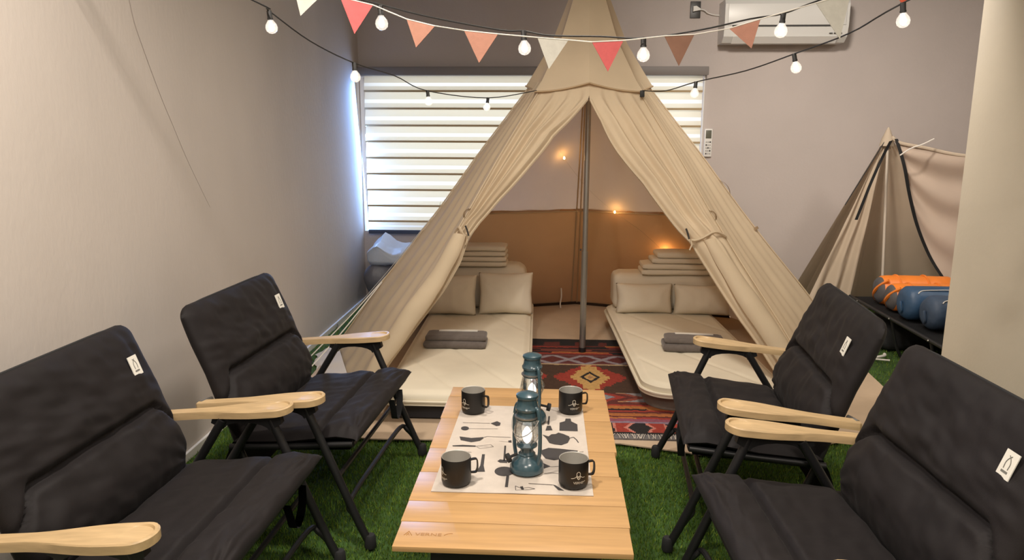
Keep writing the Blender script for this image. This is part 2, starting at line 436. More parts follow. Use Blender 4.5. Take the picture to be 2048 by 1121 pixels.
# ------------------------------------------------------------------ turf blades (uncountable pile)
def turf():
    rg = np.random.default_rng(3)
    regs = [(-1.39, 1.82, 1.95, 2.95, 30000), (-1.39, -.95, 2.95, 5.38, 9000), (1.15, 3.2, 2.95, 5.35, 7000)]
    P = []
    for x0, x1, y0, y1, d in regs:
        n = int((x1-x0)*(y1-y0)*d)
        p = np.stack([rg.uniform(x0, x1, n), rg.uniform(y0, y1, n)], 1); P.append(p)
    P = np.concatenate(P); n = len(P)
    a = rg.uniform(0, 2*PI, n); w = rg.uniform(.0012, .0022, n); h = rg.uniform(.008, .016, n); ln = rg.uniform(0, .009, n); la = rg.uniform(0, 2*PI, n)
    V = np.zeros((n, 3, 3), np.float32)
    V[:, 0, 0] = P[:, 0]-np.cos(a)*w; V[:, 0, 1] = P[:, 1]-np.sin(a)*w
    V[:, 1, 0] = P[:, 0]+np.cos(a)*w; V[:, 1, 1] = P[:, 1]+np.sin(a)*w
    V[:, 2, 0] = P[:, 0]+np.cos(la)*ln; V[:, 2, 1] = P[:, 1]+np.sin(la)*ln; V[:, 2, 2] = h
    me = bpy.data.meshes.new('artificial_turf')
    me.vertices.add(n*3); me.vertices.foreach_set('co', V.ravel())
    me.loops.add(n*3); me.loops.foreach_set('vertex_index', np.arange(n*3, dtype=np.int32))
    me.polygons.add(n); me.polygons.foreach_set('loop_start', np.arange(0, n*3, 3, dtype=np.int32))
    me.update()
    at = me.color_attributes.new('col', 'FLOAT_COLOR', 'POINT')
    k = rg.uniform(.55, 1.35, n); yel = rg.uniform(0, 1, n)**3
    c = np.ones((n, 3, 4), np.float32)
    c[:, :, 0] = ((.090+.14*yel)*k)[:, None]; c[:, :, 1] = ((.195+.09*yel)*k)[:, None]; c[:, :, 2] = (.022*k)[:, None]
    at.data.foreach_set('color', c.ravel())
    me.materials.append(m_blade)
    o = bpy.data.objects.new('artificial_turf', me); COL.objects.link(o)
    tag(o, 'short green artificial turf covering the whole floor', 'turf', kind='stuff')
turf()

# ------------------------------------------------------------------ big tent
TC = Vector((.165, 4.08))
ZS = [0, .384, .665, .858, 1.127, 1.311, 1.492, 1.707, 1.918, 2.12]
SS = [1, .805, .645, .541, .404, .303, .205, .12, .065, .012]
TV = dict(F=(0, -1.25), FL=(-1.07, -.97), FR=(1.08, -.95), B=(0, 1.25), R=(1.52, 0), L=(-1.42, -.05), BL=(-1, .9), BR=(1.05, .9))
def srad(z): return float(np.interp(z, ZS, SS))
def ridge(k, z):
    v = TV[k]; s = srad(z); return Vector((TC.x+v[0]*s, TC.y+v[1]*s, z))
def panel(a, b, w, z): return ridge(a, z).lerp(ridge(b, z), w)
def pnormal(a, b):
    n = (ridge(b, 0)-ridge(a, 0)).cross(ridge(a, 1.2)-ridge(a, 0)); n.normalize()
    c = (ridge(a, 0)+ridge(b, 0))/2-Vector((TC.x, TC.y, 0))
    return n if n.dot(c) > 0 else -n
tent = thing('tipi_tent', 'large beige canvas tipi tent with tied-back door flaps, set up before the window', 'tent', (TC.x, TC.y, 0))
def wall_panel(name, a, b, z0, z1, m, folds=5, amp=.012, sag=.03, nu=44, nv=40, seed=0, w0=0, w1=1):
    n = pnormal(a, b); bm = B()
    def fn(u, t):
        z = lerp(z0, z1, t); w = lerp(w0, w1, u)
        p = panel(a, b, w, z)
        e = math.sin(PI*w)
        k = ns(u*folds*1.0+seed, t*.6)*1.2+.5*math.sin(2*PI*folds*u+seed+2*ns(t*2, seed))
        p -= n*(sag*e*min(1, srad(z)*1.6)*math.sin(PI*min(1, .1+.9*t)))
        p += n*(amp*k*e**.5*min(1, srad(z)*2))
        return p
    grid(bm, fn, nu, nv)
    return obj(name, bm, m, tent, world=True, ang=80)
wall_panel('side_panel', 'FR', 'R', 0, 1.50, m_canvas, 6, .0075, .02, seed=1)
wall_panel('side_panel', 'R', 'BR', 0, 1.50, m_canvas, 4, .006, .02, seed=2)
wall_panel('side_panel', 'FL', 'L', 0, 1.50, m_canvas, 5, .011, .02, seed=3)
wall_panel('side_panel', 'L', 'BL', 0, 1.50, m_canvas, 4, .008, .02, seed=4)
for a, b, s in (('BL', 'B', 5), ('B', 'BR', 6)):
    wall_panel('back_panel', a, b, .745, 1.50, m_canvask, 3, .006, .01, seed=s)
    wall_panel('lower_back_panel', a, b, .028, .762, m_canvasb, 3, .006, .01, seed=s+.5)
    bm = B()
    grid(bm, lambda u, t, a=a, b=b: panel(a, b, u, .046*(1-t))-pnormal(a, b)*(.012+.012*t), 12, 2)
    bmesh.ops.solidify(bm, geom=bm.faces[:], thickness=.004); obj('hem_shade_strip', bm, mat('painted_hem_shade', (.075, .045, .028), .9), tent, world=True)  # dark brown strip: paints the shaded gap between back hem and groundsheet
    bm = B()
    tube(bm, [panel(a, b, w/12, .752)-pnormal(a, b)*.012 for w in range(13)], .004, 6)
    obj('seam', bm, m_seam, tent, world=True)
bm = B()
for dx in (-.028, .012):
    pr = [ridge('B', z)+Vector((dx*(1-z*.5), -.016, 0)) for z in np.linspace(.03, 1.48, 14)]
    tube(bm, pr, .0045, 6)
obj('back_seam', bm, m_seam, tent, world=True)
# side seams along the ridges
for k in ('FR', 'R', 'L', 'FL'):
    bm = B()
    tube(bm, [TC.to_3d()+ (ridge(k, z)-TC.to_3d())*1.004 + Vector((0, 0, 0)) for z in np.linspace(.01, 1.49, 24)], .0042, 6)
    obj('ridge_seam', bm, m_canvas, tent, world=True)
# door flaps
DL = [(1.0, 1.414), (.52, 1.245), (.345, 1.091), (.19, .938), (.115, .833), (.09, .764), (.125, .653), (.12, .533), (.085, .401), (.06, .302), (.04, .214), (.03, .12), (.025, .0)]
DR = [(1.0, 1.414), (.805, 1.306), (.645, 1.164), (.463, 1.026), (.365, .902), (.296, .802), (.253, .758), (.225, .651), (.205, .546), (.18, .424), (.15, .322), (.13, .2), (.10, 0)]
def door_w(D, z):
    zs = [d[1] for d in D][::-1]; ws = [d[0] for d in D][::-1]
    return float(np.interp(z, zs, ws))
def flap(side, D, ztie, seed):
    a, b = side, 'F'; n = pnormal(a, b)
    def fn(u, t):
        z = lerp(1.492, 0.0, t)
        wd = door_w(D, z) if z < 1.414 else 1.0
        p = panel(a, b, wd*u, z)
        width = (panel(a, b, wd, z)-ridge(a, z)).length
        above = sm(ztie-.03, ztie+.12, z)
        # pleats drawn towards the tie above it, a plump roll below it
        nf = 3.2
        k = math.sin(2*PI*nf*u+seed+1.5*ns(z*2.2, seed))*.6+.5*ns(u*7+seed*3, z*1.6)+.18*math.sin(2*PI*7*u+seed*2+z*2)
        am = min(.022, .012+width*.05)*sm(0, .12, u)*sm(1.49, 1.30, z)*above*(1.0-.75*sm(.88, 1.0, u))
        p += n*(k*am)
        if above < 1:
            br = (1-above)
            p += n*br*(.05*math.sin(PI*min(1, u*1.02))+.010*math.sin(2*PI*2.5*u+seed+z*3)*math.sin(PI*u))*sm(-.05, .25, z)*(.55+.45*math.cos((z-ztie)*6))
            p += n*.012*ns(u*3, z*9, seed)*br*math.sin(PI*u)
        pin = math.exp(-((z-ztie)/.035)**2)
        p -= n*pin*.018*math.sin(PI*u)
        # hem curls inward
        p -= n*.025*sm(.93, 1.0, u)*sm(1.40, 1.2, z)
        return p
    bm = B(); grid(bm, fn, 64, 90)
    o = obj('door_flap', bm, m_canvas, tent, world=True, ang=80)
    bm = B()
    tube(bm, [fn(1.0, t)+n*.004 for t in np.linspace(.06, 1, 60)], .0075, 6)
    obj('hem', bm, m_canvas, o) if False else obj('hem', bm, m_canvas, tent, world=True)
    # second fold of the rolled flap
    bm = B()
    def rf(u, t):
        z = lerp(ztie-.02, .03, t)
        wd = door_w(D, z)
        c = panel(a, b, wd*.62, z)+n*.03
        ax = (panel(a, b, 1, z)-panel(a, b, 0, z)).normalized()
        w_ = (.030+.022*math.sin(PI*min(1, t*1.1))+.006*ns(t*6, seed))
        an = 2*PI*u
        return c+ax*(math.cos(an)*w_*1.05)+n*(math.sin(an)*w_*.75+.004*ns(u*4, t*12, seed))
    grid(bm, rf, 16, 40)
    obj('flap_roll', bm, m_canvas, tent, world=True, ang=80)
    # tie strap
    z = ztie; wd = door_w(D, z); bm = B()
    pts = [panel(a, b, wd*q, z+.012*math.sin(q*5))+n*(.030*math.sin(PI*max(0, min(1, q)))+.012) for q in np.linspace(.02, 1.08, 12)]
    tube(bm, pts, .007, 6)
    pe = pts[-1]
    tube(bm, [pe, pe+Vector((.004, -.01, -.02)), pe+Vector((-.006, -.012, -.045))], .004, 5)
    obj('tie_strap', bm, m_canvas, tent, world=True)
    return fn
fL = flap('FL', DL, .770, 1.3)
fR = flap('FR', DR, .762, 4.1)
def on_front(side, w, z, out=.02): return panel(side, 'F', w, z)+pnormal(side, 'F')*out
for side, w, z in (('FL', .10, .775), ('FL', .07, .41), ('FR', .30, .775)):
    bm = B(); p = on_front(side, w, z, .035)
    tube(bm, [p+Vector((-.008, 0, .02)), p, p+Vector((.008, -.004, -.028))], .0045, 6); obj('toggle', bm, mat('dark_cord', (.035, .03, .026), .7), tent, world=True)
# webbing tabs on the outside of the canvas
def tab(p, d, n, l=.05, w=.016):
    bm = B(); d = d.normalized(); n = n.normalized(); s = d.cross(n)
    pts = [p-d*l/2, p-d*l/4+n*.012, p+n*.016, p+d*l/4+n*.012, p+d*l/2]
    V = [[bm.verts.new(q+s*k) for k in (-w/2, w/2)] for q in pts]
    for a, b in zip(V, V[1:]): bm.faces.new((a[0], a[1], b[1], b[0]))
    r = bmesh.ops.solidify(bm, geom=bm.faces[:], thickness=.002)
    obj('webbing_tab', bm, m_seam, tent, world=True)
for k, z, dz in (('R', .955, .10), ('R', .735, .05), ('FR', .86, .06), ('FL', .86, .06), ('FL', .42, .05), ('L', .86, .05)):
    p = ridge(k, z); d = ridge(k, z-.1)-ridge(k, z+.1); o_ = (p-Vector((TC.x, TC.y, z))); o_.z = o_.length*.6
    if k == 'R' and dz < .06: d = (ridge('FR', z)-ridge('R', z))
    tab(p+o_.normalized()*.004, d, o_, dz)
# cap over the apex
bm = B()
order = ['F', 'FR', 'R', 'BR', 'B', 'BL', 'L', 'FL', 'F']
def capfn(u, t):
    x = u*8; i = min(7, int(x)); f = x-i
    dip = .055*abs(math.sin(PI*(u*4)))**1.0
    lo = 1.485-.04*abs(math.cos(PI*u*4+PI/2))
    z = lerp(2.125, lo, t)
    p = panel(order[i], order[i+1], f, z)
    c = Vector((TC.x, TC.y, z))
    sag = 1-.10*math.sin(PI*f)*sm(0, .6, t)*(0.5 if i in (0, 7) else 1)
    d = (p-c)
    return c+d*sag*(1.0+.05*t)+d.normalized()*.012
grid(bm, capfn, 64, 24)
capo = obj('tent_cap', bm, m_canvas, tent, world=True, ang=30)
bm = B(); tube(bm, [capfn(u, 1.0) for u in np.linspace(0, 1, 65)], .0045, 6, cap=False); obj('cap_hem', bm, m_seam, tent, world=True)
# pole
PX, PY = .172, 4.083
bm = B(); tube(bm, [(PX, PY, .015), (PX+.002, PY, .60)], .0175, 14)
po = obj('centre_pole', bm, m_steel, tent, world=True)
bm = B(); tube(bm, [(PX+.002, PY, .60), (PX+.006, PY, 2.115)], .0145, 14); obj('upper_pole', bm, m_steel, tent, world=True)
bm = B(); lathe(bm, [(.030, .006), (.030, .012), (.021, .02), (.020, .05)], (PX, PY, 0)); obj('pole_foot', bm, m_black, tent, world=True)
bm = B(); tube(bm, [(PX-.017, PY-.005, .61), (PX-.026, PY-.006, .61)], .005, 8); obj('pole_pin', bm, m_black, tent, world=True)
# hanging zip cord inside the back
bm = B(); tube(bm, smooth_path([(.06, 5.18, .16), (.062, 5.17, .10), (.055, 5.165, .05), (.058, 5.16, .02)]), .005, 6); obj('hanging_cord', bm, m_cord, tent, world=True)
# guy ropes of the left side
for p0, p1, p2, m_, r_ in ((ridge('L', .865)+Vector((-.005, 0, .0)), (-1.30, 4.25, .30), (-1.37, 4.55, .012), m_cord, .0022),
                        (ridge('L', .55)+Vector((-.005, .1, 0)), (-1.25, 3.98, .2), (-1.34, 3.72, .012), m_cord, .0035),
                        (ridge('L', .42)+Vector((-.005, 0, 0)), (-1.20, 3.75, .17), (-1.27, 3.45, .012), m_cord, .0035)):
    bm = B(); a, c = Vector(p0), Vector(p2); mid = (a+c)/2-Vector((0, 0, .015))
    tube(bm, smooth_path([a, mid, c]), r_, 6); obj('guy_rope', bm, m_, tent, world=True)
    bm = B(); tube(bm, [c+Vector((0, 0, -.008)), c+Vector((-.004, 0, .025))], .005, 6); obj('tent_peg', bm, m_steel, tent, world=True)
# crumpled mud skirt outside the left edge
bm = B()
def skirt(u, t):
    p = panel('FL', 'L', u, .05*(1-t))
    o_ = Vector((-.75, -.5, 0)).normalized()
    return p+o_*(.10*t*(1+.5*ns(u*9, 2)))+Vector((0, 0, .006+.028*abs(ns(u*14, t*3))*t))
grid(bm, skirt, 50, 6)
obj('mud_skirt', bm, mat('pale_skirt', (.62, .56, .48), .6), tent, world=True, ang=80)

# fairy lights on the inside of the back wall
fairy = thing('fairy_lights', 'strand of tiny warm fairy lights hung inside the tipi back wall', 'fairy lights', (TC.x, 5.0, .9))
fp = [('BL', 'B', .714, 1.112), ('B', 'BR', .368, .771), ('B', 'BR', .721, .507)]
fpos = []
for a, b, w, z in fp:
    p = panel(a, b, w, z)-pnormal(a, b)*.035; fpos.append(p)
    bm = B(); lathe(bm, [(.0005, -.008), (.005, -.005), (.006, 0), (.0045, .006), (.001, .010)], p, 10)
    bo = obj('fairy_bulb', bm, m_fairy, fairy, world=True)
    l = bpy.data.lights.new('fairy_glow', 'POINT'); l.energy = .35; l.color = (1, .55, .18); l.shadow_soft_size = .012
    lo = bpy.data.objects.new('fairy_glow', l); COL.objects.link(lo); lo.parent = fairy; lo.location = p-Vector((0, .012, 0))-fairy.location
bm = B(); tube(bm, smooth_path([fpos[0]+Vector((-.05, .01, .12)), fpos[0], (fpos[0]+fpos[1])/2+Vector((0, .02, -.03)), fpos[1], (fpos[1]+fpos[2])/2+Vector((.02, .02, 0)), fpos[2], fpos[2]+Vector((.1, .0, -.1))]), .0006, 5)
obj('fairy_wire', bm, mat('copper_wire', (.45, .33, .2), .6), fairy, world=True)

# groundsheet
gs = [(-1.15, 2.98), (-.95, 2.86), (-.73, 2.815), (-.35, 2.83), (.28, 2.835), (.58, 2.75), (.95, 2.80), (1.25, 2.95), (1.46, 3.02), (1.62, 3.35), (1.66, 3.9), (1.45, 4.8), (.9, 5.3), (-.6, 5.32), (-1.1, 4.8), (-1.25, 4.0), (-1.22, 3.4)]
bm = B(); prism(bm, [(x, y, .013) for x, y in gs], (0, 0, .005))
gso = obj('groundsheet', bm, m_tarp, smooth=False); tag(gso, 'beige canvas groundsheet spread on the turf under the tipi', 'groundsheet')
GZ = .018

# kilim
def rug_color(x, y):
    blk = (.010, .008, .009); mar = (.10, .018, .014); red = (.27, .030, .018); org_ = (.36, .12, .03); crm = (.42, .30, .17)
    gry = (.26, .23, .23); brn = (.055, .026, .014); lil = (.20, .15, .20); yel = (.48, .29, .10)
    st = lambda k: math.floor(k*60)/60
    if y > 4.20:
        return blk if (int(x*22) % 3 or y > 4.27) else mar
    if y > 4.01:
        k = (y-4.01)/.19; i = int(k*9)
        return [mar, red, blk, mar, (.20, .05, .03), mar, blk, red, mar][i % 9] if ns(x*4, i*3.1) > -.28 else [mar, blk, org_][i % 3]
    if y > 3.85:
        k = (y-3.93)/.08; d = abs(abs(((x*5.5) % 1)-.5)*2-abs(k))
        return gry if d < .14 else (lil if d < .26 else ((.14, .05, .05) if abs(k) > .8 else mar))
    if y > 3.831: return crm
    if y > 3.41:
        cx = .196+round((x-.196)/.40)*.40
        dx, dy = abs(x-cx), abs(y-3.635)
        sx = math.floor(dx/.014)*.014; sy = math.floor(dy/.022)*.022
        d = sx/.185+sy/.215
        if dx/.052+dy/.09 < .28: return (.30, .16, .08)
        if dx/.052+dy/.09 < .62: return yel
        if dx/.052+dy/.09 < 1.0: return blk
        if sx/.088+sy/.20 < .98 or (sx < .03 and sy < .17): return yel
        if d < .98: return red
        return brn
    if y > 3.29:
        k = (y-3.35)/.06; q = ((x*4.5+abs(k)*.45) % 1)
        return gry if q < .22 else (.18, .20, .23) if q < .38 else red if q < .6 else mar if q < .8 else crm if abs(k) > .85 else (.22, .05, .03)
    if y > 3.085:
        i = int((y-3.085)/.017)
        base = [red, mar, org_, (.30, .10, .03), mar, red, blk, org_, (.33, .10, .04), red, mar, (.2, .04, .02)][i % 12]
        return base if ns(x*5, i*2.3) > -.2 else (mar if i % 2 else org_)
    if y > 3.055: return (.22, .06, .09)
    if y > 3.035: return lil
    if y > 2.935:
        k = (y-2.985)/.05; q = ((x-.02)*4.2) % 1; d = abs(q-.5)*2
        if d < .42-.25*abs(k): return blk
        if d < .55-.25*abs(k): return (.50, .18, .14)
        if d < .86: return red
        return (.45, .16, .12) if d < .94 else blk
    if y > 2.915: return blk
    return (.14, .13, .13)
rx0, rx1, ry0, ry1 = -.30, .66, 2.868, 4.335
bm = B(); cl = bm.loops.layers.color.new('col') if False else bm.loops.layers.float_color.new('col')
NU, NV = 150, 260
Vg = grid(bm, lambda u, t: Vector((lerp(rx0, rx1, u), lerp(ry0, ry1, t), GZ+.006+.0012*ns(u*9, t*14))), NU, NV)
bm.faces.ensure_lookup_table()
for f in bm.faces:
    c = f.calc_center_median(); k = rug_color(c.x+.006*ns(c.y*40, c.x*10), c.y+.004*ns(c.x*30, c.y*9))
    for l in f.loops: l[cl] = (*k, 1)
edge = [e for e in bm.edges if e.is_boundary]
r = bmesh.ops.extrude_edge_only(bm, edges=edge)
for v in r['geom']:
    if isinstance(v, bmesh.types.BMVert): v.co.z = GZ
rug = thing('kilim_rug', 'red and black patterned kilim rug on the groundsheet between the beds', 'rug', ((rx0+rx1)/2, (ry0+ry1)/2, GZ))
obj('woven_field', bm, m_rug, rug, world=True, ang=60)
bm = B(); x = rx0+.004
rf = random.Random(2)
while x < rx1:
    y = ry0+.045
    w = rf.uniform(-.016, .016)
    tube(bm, smooth_path([(x, y, GZ+.0085), (x+w*.5, y-.022, GZ+.011), (x+w, y-.047, GZ+.009)], 3), .0016, 4)
    x += rf.uniform(.006, .012)
fo = obj('fringe', bm, m_fringe, rug, world=True); fo['kind'] = 'stuff'

# ------------------------------------------------------------------ beds
def slab(bm, x0, x1, y0, y1, z0, z1, rc, bev, nu=60, nv=120, top=None, skew=0):
    """rounded rectangle slab; top(x,y)->extra height"""
    cx, cy, hx, hy = (x0+x1)/2, (y0+y1)/2, (x1-x0)/2, (y1-y0)/2
    def edge_pt(p, inset):
        q = Vector((max(-(hx-rc), min(hx-rc, p.x)), max(-(hy-rc), min(hy-rc, p.y))))
        d = p-q
        rr = rc-inset
        if d.length > 1e-9:
            m_ = max(abs(d.x), abs(d.y))
            d = d.normalized()*(m_/rc)*rr
        return q+d
    def P(u, t, z, inset):
        p = edge_pt(Vector(((u*2-1)*hx, (t*2-1)*hy)), inset)
        return Vector((cx+p.x+skew*(p.y+hy), cy+p.y, z))
    def fn(u, t):
        q = P(u, t, z1, 0)
        e = min(1-abs(u*2-1), (1-abs(t*2-1))*hy/hx)*hx
        z = z1-bev*(1-sm(0, bev*2.2, e))
        if top: z += top(q.x, q.y)*sm(0, .05, e)
        q.z = z
        return q
    V = grid(bm, fn, nu, nv)
    per = [V[i][0] for i in range(nu)]+[V[nu][j] for j in range(nv)]+[V[i][nv] for i in range(nu, 0, -1)]+[V[0][j] for j in range(nv, 0, -1)]
    lo = [bm.verts.new((v.co.x, v.co.y, z0)) for v in per]
    n = len(per)
    for i in range(n): bm.faces.new((per[i], per[(i+1) % n], lo[(i+1) % n], lo[i]))
    bm.faces.new(lo)
    return [v.co.copy() for v in per]
def quilt(x, y):
    a = (x*.9+y*.55)/.26; b = (x*.55-y*.9)/.55
    d = abs(a-round(a)); d2 = abs(b-round(b))
    return -.005*math.exp(-(d/.05)**2)+.003*ns(x*5, y*5)
def bed(name, label, x0, x1, y0, y1, skew, base_m, rc):
    t = thing(name, label, 'bed', ((x0+x1)/2, (y0+y1)/2, GZ), 0, 'beds in the tipi')
    bm = B(); slab(bm, x0+.03, x1-.03, y0+.05, y1-.03, GZ+.0085, .098, rc*.9, .01, 24, 40, skew=skew); obj('bed_base', bm, base_m, t, world=True)
    bm = B(); per = slab(bm, x0, x1, y0, y1, .098, .120, rc, .004, 40, 60, skew=skew); obj('mattress_rim', bm, m_sheet, t, world=True)
    bm = B(); tube(bm, per+[per[0]], .0065, 6, cap=False); obj('piping', bm, m_sheet, t, world=True)
    bm = B(); slab(bm, x0+.008, x1-.008, y0+.008, y1-.008, .118, .158, rc, .016, 90, 150, quilt, skew=skew); obj('mattress', bm, m_sheet, t, world=True, ang=70)
    return t
bed('mattress_bed', 'low bed with white mattress on the left side of the tipi', -.735, -.092, 2.985, 4.88, -.022, m_bedd, .05)
bed('mattress_bed', 'low bed with white mattress and grey base on the right side of the tipi', .405, 1.05, 3.14, 4.80, -.045, m_bedb, .13)
MZ = .158
def pcase(label, c, sx, sz, th, rz, seed):
    bm = B(); N = 26
    def side(sg):
        def fn(u, t):
            a, b = u*2-1, t*2-1
            k = max(0.0, (1-abs(a)**2.6)*(1-abs(b)**2.6))**.5
            pin = 1-.055*(1-abs(b))*abs(a)**3
            pinz = 1-.07*(1-abs(a))*abs(b)**3
            x, z = a*sx/2*pin, b*sz/2*pinz
            cr = .007*ns(x*16+seed, z*13, sg)+.005*ns(x*30, z*8+seed*2)*k
            cr += .006*math.sin(math.atan2(z-.08, abs(x)-.14)*9+seed)*math.exp(-math.hypot(z-.08, abs(x)-.14)*14)
            y = sg*(th/2*k+cr*k)
            return Matrix.Rotation(rad(-13), 3, 'X') @ Vector((x, y, z)) + Vector((0, 0, sz/2))
        return fn
    grid(bm, side(-1), N, N); grid(bm, side(1), N, N)
    bmesh.ops.remove_doubles(bm, verts=bm.verts, dist=.0006)
    o = obj('pillow', bm, m_pillow, ang=80); o.location = c; o.rotation_euler = (0, 0, rz)
    return tag(o, label, 'pillow', 'pillows on the tipi beds')
pcase('white pillow upright on the left bed, nearest the centre aisle', (-.285, 4.42, MZ-.003), .33, .255, .15, rad(3), 1)
pcase('white pillow on the left bed, half hidden by the left door flap', (-.62, 4.38, MZ-.003), .32, .245, .15, rad(-2), 2)
pcase('white pillow upright on the right bed, nearest the centre aisle', (.56, 4.50, MZ-.003), .345, .185, .14, rad(2), 3)
pcase('white pillow on the right bed, beside the right door flap', (.905, 4.48, MZ-.003), .335, .185, .14, rad(-2), 4)
def block(name, label, cat, group, c, s, seed, r=.6, rz=0, m=None, layers=0):
    t = thing(name, label, cat, c, rz, group)
    if layers:
        h = s[2]/layers
        for i in range(layers):
            bm = B(); soft(bm, (.004*ns(seed, i*3.3), .003*ns(i*2.1, seed), h*i), (s[0]*(1+.02*ns(i, seed)), s[1], h*.98), .9, 8, .004, 6, seed+i); obj('fold', bm, m, t, ang=80)
    else:
        bm = B(); soft(bm, (0, 0, 0), s, r, 12, .012, 5, seed); obj('cover', bm, m, t, ang=80)
    return t
block('folded_duvet', 'folded white duvet behind the pillows of the left bed', 'duvet', 'duvets', (-.465, 4.645, MZ-.002), (.60, .26, .275), 3, .5, 0, m_pillow)
block('folded_duvet', 'folded white duvet behind the pillows of the right bed', 'duvet', 'duvets', (.70, 4.66, MZ-.002), (.66, .22, .235), 5, .5, 0, m_pillow)
for i in range(4):
    bm = B(); soft(bm, (0, 0, 0), (.38-.012*i, .20, .033), .9, 8, .003, 6, i+3)
    o = obj('folded_towel', bm, m_pillow, ang=80); o.location = (-.475+.004*i, 4.60, MZ+.268+.0325*i)
    tag(o, ['white folded towel at the bottom of the stack on the left duvet', 'second white towel from the bottom of the left duvet stack', 'second white towel from the top of the left duvet stack', 'topmost white towel of the stack on the left duvet'][i], 'towel', 'folded towels')
for i in range(4):
    bm = B(); soft(bm, (0, 0, 0), (.44-.05*i*(i > 1), .19, .036), .9, 8, .004, 6, i+13, rz=rad(2))
    o = obj('folded_towel', bm, m_pillow, ang=80); o.location = (.76+.006*i, 4.63, MZ+.226+.035*i)
    tag(o, ['white folded towel at the bottom of the stack on the right duvet', 'second white towel from the bottom of the right duvet stack', 'second white towel from the top of the right duvet stack', 'topmost white towel of the stack on the right duvet'][i], 'towel', 'folded towels')
def blanket(label, c, w, rz, seed):
    t = thing('folded_blanket', label, 'blanket', c, rz, 'folded grey blankets')
    bm = B(); soft(bm, (0, 0, 0), (w, .15, .040), .95, 12, .003, 5, seed); obj('lower_fold', bm, m_blank, t, ang=80)
    bm = B(); soft(bm, (.004, .008, .037), (w-.012, .135, .030), .95, 12, .004, 6, seed+2); obj('upper_fold', bm, m_blank, t, ang=80)
    bm = B(); box(bm, -w*.28, w*.34, .035, .060, .0665, .070); obj('label_band', bm, m_tag, t)
blanket('grey folded blanket with a pale band lying on the left bed', (-.497, 3.70, MZ), .325, rad(1), 1)
blanket('grey folded blanket behind the armrest, lying on the right bed', (.72, 3.72, MZ), .31, rad(-3), 5)

